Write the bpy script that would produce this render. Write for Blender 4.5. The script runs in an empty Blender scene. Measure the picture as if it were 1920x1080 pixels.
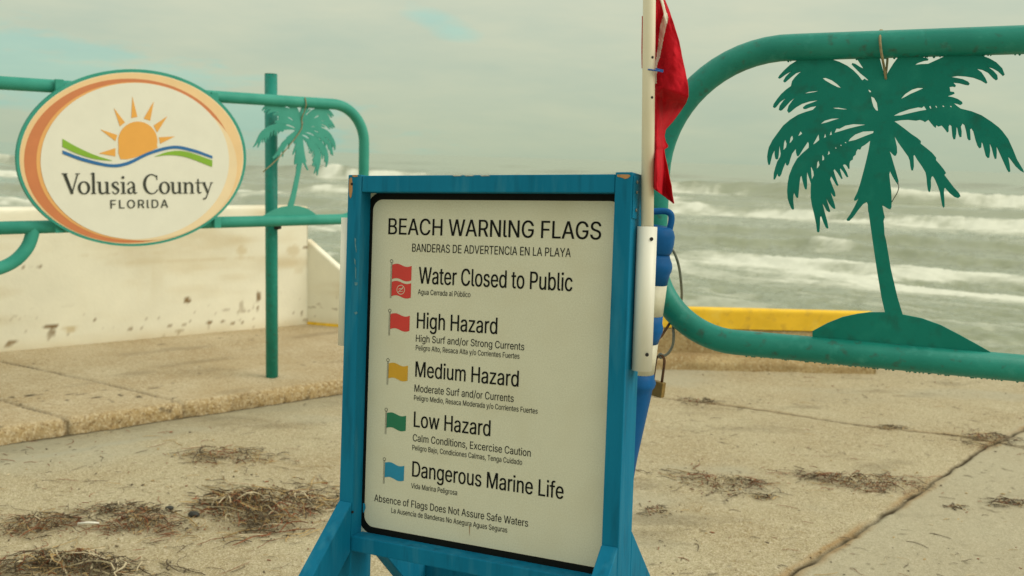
import bpy, bmesh, math, random
import numpy as np
from mathutils import Matrix, Vector
from mathutils.geometry import delaunay_2d_cdt

random.seed(7)
rng = np.random.default_rng(11)
SC = bpy.context.scene
COL = SC.collection

# ------------------------------------------------------------------ camera
EYE = np.array([0.0, 0.0, 1.5])          # standing eye height, looking at the sea
FPX = 1800.0                              # focal length in pixels of a 1920 wide frame
PITCH = math.atan(245 / FPX)
ROLL = math.radians(1.75)
fw = np.array([0, math.cos(PITCH), -math.sin(PITCH)])
u0 = np.array([0, math.sin(PITCH), math.cos(PITCH)])
r0 = np.array([1.0, 0, 0])
CR = math.cos(ROLL) * r0 + math.sin(ROLL) * u0
CU = -math.sin(ROLL) * r0 + math.cos(ROLL) * u0
cam = bpy.data.cameras.new('camera')
camo = bpy.data.objects.new('camera', cam)
COL.objects.link(camo)
cam.sensor_width = 36.0
cam.lens = 36.0 * FPX / 1920
cam.clip_start = 0.05
cam.clip_end = 12000
camo.matrix_world = Matrix(((CR[0], CU[0], -fw[0], EYE[0]), (CR[1], CU[1], -fw[1], EYE[1]),
                            (CR[2], CU[2], -fw[2], EYE[2]), (0, 0, 0, 1)))
cam.dof.use_dof = True
cam.dof.focus_distance = 2.2
cam.dof.aperture_fstop = 5.0
SC.camera = camo

# ------------------------------------------------------------------ sky, sun, exposure
SUN_AZ = math.radians(100)     # clockwise from +Y (the sea): the veiled sun stands to the right
SUN_EL = math.radians(34)
W = bpy.data.worlds.new('World')
SC.world = W
W.use_nodes = True
nt = W.node_tree
nt.nodes.clear()


def wn(t, **k):
    n = nt.nodes.new(t)
    for a, b in k.items():
        setattr(n, a, b)
    return n


def wl(a, b):
    nt.links.new(a, b)


sky = wn('ShaderNodeTexSky', sky_type='NISHITA', sun_disc=False)
sky.sun_elevation = SUN_EL
sky.sun_rotation = SUN_AZ
tc = wn('ShaderNodeTexCoord')
mp = wn('ShaderNodeMapping')
mp.inputs['Scale'].default_value = (2.2, 2.2, 11.0)
mp.inputs['Rotation'].default_value = (0.0, math.radians(-5), 0.3)
wl(tc.outputs['Generated'], mp.inputs['Vector'])
nz = wn('ShaderNodeTexNoise')
nz.inputs['Scale'].default_value = 1.5
nz.inputs['Detail'].default_value = 6
nz.inputs['Roughness'].default_value = 0.55
wl(mp.outputs[0], nz.inputs['Vector'])
# height of the view direction: the cloud deck is greyer towards the sea horizon
sx = wn('ShaderNodeSeparateXYZ')
wl(tc.outputs['Generated'], sx.inputs[0])
rh = wn('ShaderNodeValToRGB')
rh.color_ramp.elements[0].position = 0.0
rh.color_ramp.elements[0].color = (4.6, 5.4, 3.95, 1)
e = rh.color_ramp.elements.new(0.045)
e.color = (5.15, 5.95, 4.55, 1)
rh.color_ramp.elements[1].position = 0.16
rh.color_ramp.elements[1].color = (6.1, 6.6, 5.05, 1)
e = rh.color_ramp.elements.new(0.36)
e.color = (7.0, 7.3, 6.0, 1)
e = rh.color_ramp.elements.new(0.95)
e.color = (12.2, 12.2, 10.4, 1)
wl(sx.outputs['Z'], rh.inputs['Fac'])
rc = wn('ShaderNodeValToRGB')
rc.color_ramp.elements[0].position = 0.32
rc.color_ramp.elements[0].color = (0.87, 0.93, 0.96, 1)
rc.color_ramp.elements[1].position = 0.68
rc.color_ramp.elements[1].color = (1.13, 1.07, 1.03, 1)
nd = wn('ShaderNodeTexNoise')
nd.inputs['Scale'].default_value = 3.6
nd.inputs['Detail'].default_value = 7
nd.inputs['Roughness'].default_value = 0.6
wl(mp.outputs[0], nd.inputs['Vector'])
nm = wn('ShaderNodeMix', data_type='FLOAT')
nm.inputs['Factor'].default_value = 0.45
wl(nz.outputs['Fac'], nm.inputs['A'])
wl(nd.outputs['Fac'], nm.inputs['B'])
wl(nm.outputs['Result'], rc.inputs['Fac'])
cm = wn('ShaderNodeMix', data_type='RGBA', blend_type='MULTIPLY')
cm.inputs['Factor'].default_value = 1.0
wl(rh.outputs['Color'], cm.inputs['A'])
wl(rc.outputs['Color'], cm.inputs['B'])


nz2 = wn('ShaderNodeTexNoise')
nz2.inputs['Scale'].default_value = 7.0
nz2.inputs['Detail'].default_value = 5
nz2.inputs['Roughness'].default_value = 0.6
wl(mp.outputs[0], nz2.inputs['Vector'])
nzs = wn('ShaderNodeMath', operation='ADD')
wl(nz.outputs['Fac'], nzs.inputs[0])
nzs2 = wn('ShaderNodeMath', operation='MULTIPLY_ADD')
nzs2.inputs[1].default_value = 1.4
nzs2.inputs[2].default_value = -0.7
wl(nz2.outputs['Fac'], nzs2.inputs[0])
wl(nzs2.outputs[0], nzs.inputs[1])


def direction_of(px, py):
    d = (px - 960) / FPX * CR - (py - 540) / FPX * CU + fw
    return d / np.linalg.norm(d)


def gap(center, ax, half_u, half_v, soft):
    """A rift in the cloud deck: an elliptical patch of directions, edges broken by noise."""
    sub = wn('ShaderNodeVectorMath', operation='SUBTRACT')
    sub.inputs[1].default_value = center
    wl(tc.outputs['Generated'], sub.inputs[0])
    c = np.array(center)
    a = np.array(ax)
    a = a - c * (a @ c)
    a /= np.linalg.norm(a)
    b = np.cross(c, a)
    outs = []
    for axis, h in ((a, half_u), (b, half_v)):
        dt = wn('ShaderNodeVectorMath', operation='DOT_PRODUCT')
        dt.inputs[1].default_value = tuple(axis / h)
        wl(sub.outputs[0], dt.inputs[0])
        pw = wn('ShaderNodeMath', operation='MULTIPLY')
        wl(dt.outputs['Value'], pw.inputs[0])
        wl(dt.outputs['Value'], pw.inputs[1])
        outs.append(pw)
    ad = wn('ShaderNodeMath', operation='ADD')
    wl(outs[0].outputs[0], ad.inputs[0])
    wl(outs[1].outputs[0], ad.inputs[1])
    ns = wn('ShaderNodeMath', operation='MULTIPLY_ADD')
    ns.inputs[1].default_value = 3.2
    ns.inputs[2].default_value = -1.6
    wl(nzs.outputs[0], ns.inputs[0])
    a2 = wn('ShaderNodeMath', operation='ADD')
    wl(ad.outputs[0], a2.inputs[0])
    wl(ns.outputs[0], a2.inputs[1])
    mr = wn('ShaderNodeMapRange')
    mr.inputs['From Min'].default_value = 0.9 - soft
    mr.inputs['From Max'].default_value = 0.9 + soft
    mr.inputs['To Min'].default_value = 1.0
    mr.inputs['To Max'].default_value = 0.0
    wl(a2.outputs[0], mr.inputs['Value'])
    return mr


d1 = direction_of(230, 168)
g1 = gap(tuple(d1), tuple(direction_of(700, 235) - direction_of(100, 110)), 0.27, 0.036, 0.45)
d2 = direction_of(835, 48)
g2 = gap(tuple(d2), tuple(direction_of(890, 72) - direction_of(790, 28)), 0.036, 0.010, 1.1)
mx = wn('ShaderNodeMath', operation='MAXIMUM')
wl(g1.outputs[0], mx.inputs[0])
wl(g2.outputs[0], mx.inputs[1])
mk = wn('ShaderNodeMath', operation='MULTIPLY')
mk.inputs[1].default_value = 0.95
wl(mx.outputs[0], mk.inputs[0])
bl = wn('ShaderNodeMix', data_type='RGBA', blend_type='MULTIPLY')   # thin blue sky seen through the veil
bl.inputs['Factor'].default_value = 1.0
bl.inputs['B'].default_value = (0.79, 1.04, 1.13, 1)
wl(cm.outputs['Result'], bl.inputs['A'])
md = wn('ShaderNodeMix', data_type='RGBA')
wl(mk.outputs[0], md.inputs['Factor'])
wl(cm.outputs['Result'], md.inputs['A'])
wl(bl.outputs['Result'], md.inputs['B'])
ms = wn('ShaderNodeMix', data_type='RGBA')                          # the clear sky still tints the deck a little
ms.inputs['Factor'].default_value = 0.06
wl(md.outputs['Result'], ms.inputs['A'])
wl(sky.outputs[0], ms.inputs['B'])
bg = wn('ShaderNodeBackground')
bg.inputs['Strength'].default_value = 0.1
wl(ms.outputs['Result'], bg.inputs['Color'])
ow = wn('ShaderNodeOutputWorld')
wl(bg.outputs[0], ow.inputs[0])

sl = bpy.data.lights.new('sun', 'SUN')
sl.energy = 1.8
sl.angle = math.radians(38)
sl.color = (1.0, 0.93, 0.80)
so = bpy.data.objects.new('sun', sl)
COL.objects.link(so)
sd = Vector((math.sin(SUN_AZ) * math.cos(SUN_EL), math.cos(SUN_AZ) * math.cos(SUN_EL), math.sin(SUN_EL)))
so.rotation_euler = sd.to_track_quat('Z', 'Y').to_euler()
so.location = (6, -1, 6)

vs = SC.view_settings
vs.view_transform = 'Standard'
vs.look = 'None'
vs.exposure = 0.0
vs.gamma = 1.0


# ------------------------------------------------------------------ pixel <-> place
def ray(x, y):
    return (x - 960) / FPX * CR - (y - 540) / FPX * CU + fw


def on_z(x, y, z):
    d = ray(x, y)
    return EYE + d * (z - EYE[2]) / d[2]


def on_y(x, y, Y):
    d = ray(x, y)
    return EYE + d * Y / d[1]


def on_plane(x, y, P, n):
    d = ray(x, y)
    return EYE + d * (((P - EYE) @ n) / (d @ n))


def unit(v):
    v = np.array(v, float)
    return v / np.linalg.norm(v)


# ------------------------------------------------------------------ noise
def vn(x, y, seed=0):
    x = np.asarray(x, float)
    y = np.asarray(y, float)
    xi = np.floor(x).astype(np.int64)
    yi = np.floor(y).astype(np.int64)
    xf = x - xi
    yf = y - yi

    def h(a, b):
        k = (a.astype(np.uint64) * np.uint64(374761393) + b.astype(np.uint64) * np.uint64(668265263)
             + np.uint64(seed * 97561 + 13)) & np.uint64(0xffffffff)
        k = ((k ^ (k >> np.uint64(13))) * np.uint64(1274126177)) & np.uint64(0xffffffff)
        k = ((k ^ (k >> np.uint64(15))) * np.uint64(2246822519)) & np.uint64(0xffffffff)
        return ((k ^ (k >> np.uint64(16))) & np.uint64(0xffffff)).astype(float) / 16777215.0
    sx_ = xf * xf * (3 - 2 * xf)
    sy_ = yf * yf * (3 - 2 * yf)
    a = h(xi, yi) * (1 - sx_) + h(xi + 1, yi) * sx_
    b = h(xi, yi + 1) * (1 - sx_) + h(xi + 1, yi + 1) * sx_
    return a * (1 - sy_) + b * sy_


def fbm(x, y, seed=0, o=4, g=0.5):
    s = 0
    a = 1.0
    t = 0
    for i in range(o):
        s = s + a * vn(x * 2 ** i, y * 2 ** i, seed + i * 7)
        t += a
        a *= g
    return s / t


def sstep(a, b, x):
    t = np.clip((x - a) / (b - a), 0, 1)
    return t * t * (3 - 2 * t)


# ------------------------------------------------------------------ materials
def mat(name, col, rough=0.6, var=0.15, vscale=6.0, bump=0.0, bscale=60.0, spec=0.4, metal=0.0,
        col2=None, stretch=(1, 1, 1), extra=None):
    m = bpy.data.materials.new(name)
    m.use_nodes = True
    t = m.node_tree
    t.nodes.clear()
    L = t.links.new
    out = t.nodes.new('ShaderNodeOutputMaterial')
    p = t.nodes.new('ShaderNodeBsdfPrincipled')
    L(p.outputs[0], out.inputs[0])
    p.inputs['Roughness'].default_value = rough
    p.inputs['Specular IOR Level'].default_value = spec
    p.inputs['Metallic'].default_value = metal
    c = t.nodes.new('ShaderNodeTexCoord')
    mpp = t.nodes.new('ShaderNodeMapping')
    mpp.inputs['Scale'].default_value = stretch
    L(c.outputs['Object'], mpp.inputs['Vector'])
    n = t.nodes.new('ShaderNodeTexNoise')
    n.inputs['Scale'].default_value = vscale
    n.inputs['Detail'].default_value = 6
    n.inputs['Roughness'].default_value = 0.6
    L(mpp.outputs[0], n.inputs['Vector'])
    r = t.nodes.new('ShaderNodeValToRGB')
    r.color_ramp.elements[0].position = 0.3
    r.color_ramp.elements[1].position = 0.7
    a = np.array(col, float)
    b = a * (1 + var) if col2 is None else np.array(col2, float)
    a2 = a * (1 - var) if col2 is None else a
    r.color_ramp.elements[0].color = (*a2, 1)
    r.color_ramp.elements[1].color = (*b, 1)
    L(n.outputs['Fac'], r.inputs['Fac'])
    L(r.outputs['Color'], p.inputs['Base Color'])
    if bump:
        n2 = t.nodes.new('ShaderNodeTexNoise')
        n2.inputs['Scale'].default_value = bscale
        n2.inputs['Detail'].default_value = 4
        L(mpp.outputs[0], n2.inputs['Vector'])
        bp = t.nodes.new('ShaderNodeBump')
        bp.inputs['Strength'].default_value = 0.6
        bp.inputs['Distance'].default_value = bump
        L(n2.outputs['Fac'], bp.inputs['Height'])
        L(bp.outputs[0], p.inputs['Normal'])
    if extra:
        extra(t, L, p, r, c, mpp)
    return m


def mix_over(attr_or_sock, col, lo=0.0, hi=1.0, is_attr=True):
    """returns an 'extra' that lays a second colour over the base where an attribute says so"""
    def f(t, L, p, r, c, mpp):
        at = t.nodes.new('ShaderNodeAttribute')
        at.attribute_name = attr_or_sock
        mr = t.nodes.new('ShaderNodeMapRange')
        mr.inputs['From Min'].default_value = lo
        mr.inputs['From Max'].default_value = hi
        L(at.outputs['Fac'], mr.inputs['Value'])
        mxx = t.nodes.new('ShaderNodeMix')
        mxx.data_type = 'RGBA'
        L(mr.outputs[0], mxx.inputs['Factor'])
        src = p.inputs['Base Color'].links[0].from_socket
        L(src, mxx.inputs['A'])
        mxx.inputs['B'].default_value = (*col, 1)
        L(mxx.outputs['Result'], p.inputs['Base Color'])
    return f


def speckle(cold, colw, scale=220, lo=0.60, hi=0.70, amt=0.75):
    """dark and pale grains over the base colour"""
    def f(t, L, p, r, c, mpp):
        for k, (cc, sc) in enumerate(((cold, scale), (colw, scale * 0.7))):
            n = t.nodes.new('ShaderNodeTexNoise')
            n.inputs['Scale'].default_value = sc
            n.inputs['Detail'].default_value = 3
            L(mpp.outputs[0], n.inputs['Vector'])
            mr = t.nodes.new('ShaderNodeMapRange')
            mr.inputs['From Min'].default_value = lo - 0.08
            mr.inputs['From Max'].default_value = hi
            mr.inputs['To Max'].default_value = amt
            L(n.outputs['Fac'], mr.inputs['Value'])
            mxx = t.nodes.new('ShaderNodeMix')
            mxx.data_type = 'RGBA'
            L(mr.outputs[0], mxx.inputs['Factor'])
            L(p.inputs['Base Color'].links[0].from_socket, mxx.inputs['A'])
            mxx.inputs['B'].default_value = (*cc, 1)
            L(mxx.outputs['Result'], p.inputs['Base Color'])
    return f


def aggregate(t, L, p, r, c, mpp):
    """bare stones and shell in the worn kerb face"""
    at = t.nodes.new('ShaderNodeAttribute')
    at.attribute_name = 'pale'
    for cc, sc in (((0.17, 0.105, 0.045), 48), ((0.62, 0.52, 0.34), 75)):
        n = t.nodes.new('ShaderNodeTexNoise')
        n.inputs['Scale'].default_value = sc
        n.inputs['Detail'].default_value = 2
        L(c.outputs['Object'], n.inputs['Vector'])
        mr = t.nodes.new('ShaderNodeMapRange')
        mr.inputs['From Min'].default_value = 0.52
        mr.inputs['From Max'].default_value = 0.64
        mr.inputs['To Max'].default_value = 0.6
        L(n.outputs['Fac'], mr.inputs['Value'])
        mu = t.nodes.new('ShaderNodeMath')
        mu.operation = 'MULTIPLY'
        L(mr.outputs[0], mu.inputs[0])
        L(at.outputs['Fac'], mu.inputs[1])
        mxx = t.nodes.new('ShaderNodeMix')
        mxx.data_type = 'RGBA'
        L(mu.outputs[0], mxx.inputs['Factor'])
        L(p.inputs['Base Color'].links[0].from_socket, mxx.inputs['A'])
        mxx.inputs['B'].default_value = (*cc, 1)
        L(mxx.outputs['Result'], p.inputs['Base Color'])


def chain(*fs):
    def f(*a):
        for g in fs:
            g(*a)
    return f


TEAL = mat('teal_paint', (0.008, 0.205, 0.160), 0.42, 0.12, 7, 0.0008, 180, 0.28, col2=(0.020, 0.275, 0.215),
           extra=speckle((0.06, 0.05, 0.03), (0.05, 0.33, 0.27), 42, 0.66, 0.76, 0.6))
PALETEAL = mat('pale_teal_paint', (0.030, 0.27, 0.205), 0.55, 0.12, 7, 0.0006, 180, 0.22, col2=(0.055, 0.34, 0.26))  # paler teal for the far gate's pipes and the oval's rim
PALETEALP = mat('pale_teal_plate', (0.045, 0.29, 0.22), 0.6, 0.12, 7, 0.0004, 180, 0.2, col2=(0.07, 0.35, 0.275))  # paler teal for the far palm cutout
TEALP = mat('teal_plate', (0.005, 0.185, 0.143), 0.6, 0.08, 5, 0.0004, 300, 0.14, col2=(0.010, 0.215, 0.168),
            extra=speckle((0.02, 0.10, 0.07), (0.02, 0.26, 0.2), 30, 0.62, 0.76, 0.5))
BLUE = mat('blue_painted_wood', (0.002, 0.150, 0.275), 0.6, 0.14, 16, 0.0014, 60, 0.10, stretch=(1, 1, 0.14), col2=(0.006, 0.185, 0.33),
           extra=speckle((0.003, 0.07, 0.12), (0.05, 0.25, 0.36), 40, 0.62, 0.76, 0.5))
WOOD = mat('bare_wood', (0.42, 0.22, 0.09), 0.8, 0.3, 60, 0.0008, 200, 0.2, stretch=(1, 1, 0.15))
PEEL = mat('weathered_primer', (0.55, 0.50, 0.40), 0.8, 0.3, 90, 0.0006, 200, 0.2)
FADE = mat('faded_blue_paint', (0.11, 0.24, 0.28), 0.8, 0.3, 90, 0.0006, 200, 0.1)
PANEL = mat('sign_sheet', (0.66, 0.645, 0.50), 0.45, 0.035, 18, 0.0002, 500, 0.35,
            extra=chain(speckle((0.58, 0.56, 0.42), (0.72, 0.71, 0.57), 420, 0.52, 0.62, 0.6), speckle((0.56, 0.52, 0.37), (0.69, 0.67, 0.52), 9, 0.56, 0.8, 0.5)))
BLACK = mat('black_vinyl', (0.006, 0.007, 0.006), 0.6, 0.2, 40, 0, 60, 0.12)
SIGNRED = mat('sign_red', (0.62, 0.045, 0.035), 0.5, 0.05, 30)
SIGNYEL = mat('sign_yellow', (0.62, 0.34, 0.02), 0.5, 0.05, 30)
SIGNGRN = mat('sign_green', (0.01, 0.17, 0.085), 0.5, 0.05, 30)
SIGNBLU = mat('sign_blue', (0.01, 0.24, 0.42), 0.5, 0.05, 30)
PVC = mat('white_pvc', (0.82, 0.80, 0.69), 0.4, 0.05, 20, 0.0002, 150, 0.4, stretch=(1, 1, 0.2))
POLE = mat('aged_pvc', (0.74, 0.67, 0.49), 0.45, 0.16, 14, 0.0003, 150, 0.4, stretch=(1, 1, 0.25),
           col2=(0.82, 0.77, 0.62))
HOLE = mat('dark_hole', (0.02, 0.018, 0.015), 0.9, 0.1)
CLOTH = mat('red_flag_cloth', (0.50, 0.008, 0.018), 0.8, 0.14, 30, 0.002, 260, 0.12)
STRIPE = mat('white_flag_cloth', (0.75, 0.70, 0.58), 0.8, 0.05, 20, 0.0005, 500, 0.2)
ZIP = mat('blue_plastic_tie', (0.02, 0.10, 0.36), 0.4, 0.1)
DELB = mat('blue_plastic', (0.006, 0.105, 0.32), 0.5, 0.15, 18, 0.0004, 60, 0.15)
DELW = mat('reflective_white', (0.72, 0.68, 0.52), 0.5, 0.12, 30, 0.0003, 80, 0.4)
STEEL = mat('galvanised_cable', (0.20, 0.21, 0.18), 0.5, 0.25, 90, 0.0006, 300, 0.5, metal=0.4)
RUST = mat('rusty_steel', (0.12, 0.06, 0.03), 0.75, 0.4, 80, 0.0006, 300, 0.3)
BRASS = mat('worn_brass', (0.30, 0.19, 0.055), 0.5, 0.25, 40, 0.0003, 200, 0.5, metal=0.35)
ROPE = mat('tan_cord', (0.30, 0.24, 0.13), 0.85, 0.25, 120, 0.001, 500, 0.2)
YELLOW = mat('yellow_wall_paint', (0.92, 0.57, 0.035), 0.7, 0.1, 7, 0.002, 60, 0.3,
             extra=speckle((0.45, 0.27, 0.05), (0.95, 0.68, 0.12), 14, 0.60, 0.74, 0.55))
CREAMSIGN = mat('cream_sign_face', (0.745, 0.735, 0.625), 0.5, 0.03, 8)
O_PALE = mat('sign_pale_orange', (0.80, 0.56, 0.29), 0.5, 0.04, 8)
O_PALE2 = mat('sign_peach', (0.80, 0.64, 0.40), 0.5, 0.04, 8)
O_MID = mat('sign_orange', (0.76, 0.40, 0.13), 0.5, 0.04, 8)
O_RUST = mat('sign_rust_orange', (0.58, 0.20, 0.075), 0.5, 0.05, 8)
SUNORG = mat('sun_orange', (0.78, 0.38, 0.07), 0.5, 0.04, 8)
WAVEB = mat('wave_blue', (0.02, 0.14, 0.36), 0.5, 0.05, 8)
WAVEG = mat('wave_green', (0.22, 0.42, 0.03), 0.5, 0.05, 8)
INK = mat('dark_lettering', (0.03, 0.035, 0.025), 0.5, 0.1, 8)

GROUND = mat('sandy_concrete', (0.335, 0.264, 0.137), 0.92, 0.2, 1.6, 0.004, 55, 0.15, col2=(0.475, 0.427, 0.275),
             extra=chain(speckle((0.17, 0.115, 0.055), (0.62, 0.54, 0.38), 38, 0.60, 0.72, 0.45), speckle((0.15, 0.10, 0.045), (0.66, 0.58, 0.42), 110, 0.58, 0.70, 0.6), speckle((0.16, 0.10, 0.05), (0.66, 0.58, 0.42), 260, 0.56, 0.66, 0.7),
                         mix_over('grey', (0.40, 0.37, 0.27), 0.0, 1.4),
                         mix_over('gutter', (0.25, 0.225, 0.15), 0.0, 1.1),
                         mix_over('rusty', (0.30, 0.17, 0.06), 0.0, 1.1),
                         mix_over('dirt_and_dark', (0.055, 0.04, 0.02), 0.05, 1.0)))
WALK = mat('exposed_aggregate_concrete', (0.38, 0.28, 0.15), 0.92, 0.2, 2.2, 0.003, 60, 0.15, col2=(0.53, 0.44, 0.29),
           extra=chain(speckle((0.19, 0.12, 0.055), (0.66, 0.58, 0.42), 60, 0.59, 0.72, 0.45), speckle((0.2, 0.13, 0.06), (0.66, 0.58, 0.42), 170, 0.57, 0.68, 0.6),
                       mix_over('shell', (0.36, 0.25, 0.11), 0.0, 1.5), aggregate,
                       mix_over('dirt_and_dark', (0.06, 0.045, 0.025), 0.05, 1.0)))
WALL = mat('cream_wall_paint', (0.84, 0.80, 0.65), 0.85, 0.08, 1.8, 0.002, 45, 0.2,
           extra=chain(mix_over('stain', (0.20, 0.12, 0.045), 0.05, 1.0),
                       mix_over('scuff', (0.58, 0.46, 0.26), 0.0, 1.2)))
FOOT = mat('sandy_footing', (0.30, 0.20, 0.09), 0.92, 0.25, 3.5, 0.004, 45, 0.15, col2=(0.50, 0.38, 0.2),
           extra=speckle((0.20, 0.12, 0.05), (0.55, 0.45, 0.28), 70))
WEED_D = mat('dark_seaweed', (0.08, 0.055, 0.028), 0.7, 0.4, 40)
WEED_R = mat('rust_seaweed', (0.20, 0.065, 0.022), 0.75, 0.4, 40)
WEED_T = mat('dry_straw', (0.38, 0.26, 0.11), 0.8, 0.35, 40)
WEED_P = mat('bleached_stem', (0.50, 0.42, 0.27), 0.8, 0.25, 40)
DARKSTONE = mat('dark_pebble', (0.035, 0.035, 0.03), 0.7, 0.4, 60, 0.002, 80)


# ------------------------------------------------------------------ object helpers
def link(name, me, m=None, parent=None, smooth=False):
    o = bpy.data.objects.new(name, me)
    COL.objects.link(o)
    if m is not None:
        for q in (m if isinstance(m, (list, tuple)) else [m]):
            me.materials.append(q)
    if smooth:
        me.polygons.foreach_set('use_smooth', np.ones(len(me.polygons), bool))
    if parent is not None:
        o.parent = parent
    return o


def tag(o, label, cat, group=None, kind=None):
    o['label'] = label
    o['category'] = cat
    if group:
        o['group'] = group
    if kind:
        o['kind'] = kind
    return o


def structure(o):
    o['kind'] = 'structure'
    return o


def empty(name, M):
    o = bpy.data.objects.new(name, None)
    o.empty_display_size = 0.1
    COL.objects.link(o)
    o.matrix_world = M
    return o


def frame_matrix(O, x, y, z):
    return Matrix(((x[0], y[0], z[0], O[0]), (x[1], y[1], z[1], O[1]), (x[2], y[2], z[2], O[2]), (0, 0, 0, 1)))


def bm_mesh(bm, name):
    bmesh.ops.recalc_face_normals(bm, faces=bm.faces)
    me = bpy.data.meshes.new(name)
    bm.to_mesh(me)
    bm.free()
    return me


def box(bm, lo, hi, bevel=0.0):
    lo = np.array(lo, float)
    hi = np.array(hi, float)
    g = bmesh.ops.create_cube(bm, size=1.0, matrix=Matrix.Translation((lo + hi) / 2) @ Matrix.Diagonal((*(hi - lo), 1)))
    if bevel:
        es = list({e for v in g['verts'] for e in v.link_edges})
        bmesh.ops.bevel(bm, geom=es, offset=bevel, segments=2, affect='EDGES', profile=0.6)


def prism(bm, pts, d0, d1, axis):
    """polygon pts (2-D) swept between d0 and d1 along axis (0: pts are (y,z); 1: (x,z); 2: (x,y))"""
    def mk(p, d):
        q = list(p)
        q.insert(axis, d)
        return bm.verts.new(q)
    a = [mk(p, d0) for p in pts]
    b = [mk(p, d1) for p in pts]
    bm.faces.new(a)
    bm.faces.new(b[::-1])
    n = len(pts)
    for i in range(n):
        bm.faces.new((a[i], a[(i + 1) % n], b[(i + 1) % n], b[i]))


def tube(bm, path, rad, seg=16, cap=True, closed=False):
    P = [np.array(p, float) for p in path]
    n = len(P)
    rad = rad if hasattr(rad, '__len__') else [rad] * n
    rings = []
    prev = None
    for i in range(n):
        if closed:
            t = unit(P[(i + 1) % n] - P[i - 1])
        else:
            t = unit(P[min(i + 1, n - 1)] - P[max(i - 1, 0)])
        if prev is None:
            h = np.array([0, 0, 1.0]) if abs(t[2]) < 0.9 else np.array([0, 1.0, 0])
            a = unit(np.cross(h, t))
        else:
            a = unit(prev - t * (prev @ t))
        prev = a
        b = np.cross(t, a)
        rings.append([bm.verts.new(P[i] + rad[i] * (math.cos(k * 2 * math.pi / seg) * a + math.sin(k * 2 * math.pi / seg) * b))
                      for k in range(seg)])
    m = n if closed else n - 1
    for i in range(m):
        A = rings[i]
        B = rings[(i + 1) % n]
        for k in range(seg):
            bm.faces.new((A[k], A[(k + 1) % seg], B[(k + 1) % seg], B[k]))
    if cap and not closed:
        bm.faces.new(rings[0][::-1])
        bm.faces.new(rings[-1])


def tube_obj(name, path, rad, m, parent=None, seg=16, closed=False):
    bm = bmesh.new()
    tube(bm, path, rad, seg, True, closed)
    return link(name, bm_mesh(bm, name), m, parent, True)


def smooth_path(pts, k=8):
    P = [np.array(p, float) for p in pts]
    P = [2 * P[0] - P[1]] + P + [2 * P[-1] - P[-2]]
    out = []
    for i in range(1, len(P) - 2):
        for j in range(k):
            t = j / k
            p0, p1, p2, p3 = P[i - 1:i + 3]
            out.append(0.5 * (2 * p1 + (p2 - p0) * t + (2 * p0 - 5 * p1 + 4 * p2 - p3) * t * t
                              + (3 * p1 - p0 - 3 * p2 + p3) * t ** 3))
    out.append(P[-2])
    return out


def flat_shape(name, loops, depth, m, parent, off=(0, 0, 0), axes=None):
    """2-D outline loops (first outer, rest holes; local x,z) filled and given a thickness towards -y"""
    cu = bpy.data.curves.new(name, 'CURVE')
    cu.dimensions = '2D'
    cu.fill_mode = 'BOTH'
    cu.extrude = depth / 2
    for lp in loops:
        s = cu.splines.new('POLY')
        s.points.add(len(lp) - 1)
        for i, (a, b) in enumerate(lp):
            s.points[i].co = (a, b, 0, 1)
        s.use_cyclic_u = True
    o = bpy.data.objects.new(name, cu)
    COL.objects.link(o)
    dg = bpy.context.evaluated_depsgraph_get()
    me = bpy.data.meshes.new_from_object(o.evaluated_get(dg))
    bpy.data.objects.remove(o)
    bpy.data.curves.remove(cu)
    # curve plane x,y  ->  local x, z ; curve +z -> local -y
    me.transform(Matrix(((1, 0, 0, off[0]), (0, 0, -1, off[1]), (0, 1, 0, off[2]), (0, 0, 0, 1))))
    me.materials.clear()
    return link(name, me, m, parent)


FONT = None
try:
    import os
    FONT = bpy.data.fonts.load(os.path.join(bpy.utils.resource_path('LOCAL'), 'datafiles', 'fonts', 'Inter.woff2'))
except Exception:
    FONT = None


def area2(P):
    return sum(P[i - 1][0] * P[i][1] - P[i][0] * P[i - 1][1] for i in range(len(P)))


def inside(p, P):
    c = False
    for i in range(len(P)):
        x1, y1 = P[i]
        x2, y2 = P[i - 1]
        if (y1 > p[1]) != (y2 > p[1]) and p[0] < (x2 - x1) * (p[1] - y1) / (y2 - y1) + x1:
            c = not c
    return c


def glyph_loops(body, spacing=1.0):
    cu = bpy.data.curves.new('glyphs', 'FONT')
    cu.body = body
    if FONT:
        cu.font = FONT
    cu.space_character = spacing
    o = bpy.data.objects.new('glyphs', cu)
    COL.objects.link(o)
    dg = bpy.context.evaluated_depsgraph_get()
    cv = o.evaluated_get(dg).to_curve(dg)
    loops = []
    for sp in cv.splines:
        P = []
        if sp.type == 'BEZIER':
            pts = sp.bezier_points
            n = len(pts)
            for i in range(n):
                a, b = pts[i], pts[(i + 1) % n]
                p0, p1, p2, p3 = a.co, a.handle_right, b.handle_left, b.co
                k = 1 if (p0 - p1).length + (p2 - p3).length < 1e-4 or abs((p1 - p0).cross(p3 - p0).length) + abs((p2 - p0).cross(p3 - p0).length) < 1e-6 else 5
                for j in range(k):
                    t = j / k
                    q = p0 * (1 - t) ** 3 + p1 * 3 * t * (1 - t) ** 2 + p2 * 3 * t * t * (1 - t) + p3 * t ** 3
                    P.append((q.x, q.y))
        else:
            P = [(p.co.x, p.co.y) for p in sp.points]
        if len(P) > 2:
            loops.append(P)
    o.evaluated_get(dg).to_curve_clear()
    bpy.data.objects.remove(o)
    bpy.data.curves.remove(cu)
    return loops


CAPH = max(p[1] for l in glyph_loops('H') for p in l)


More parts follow.
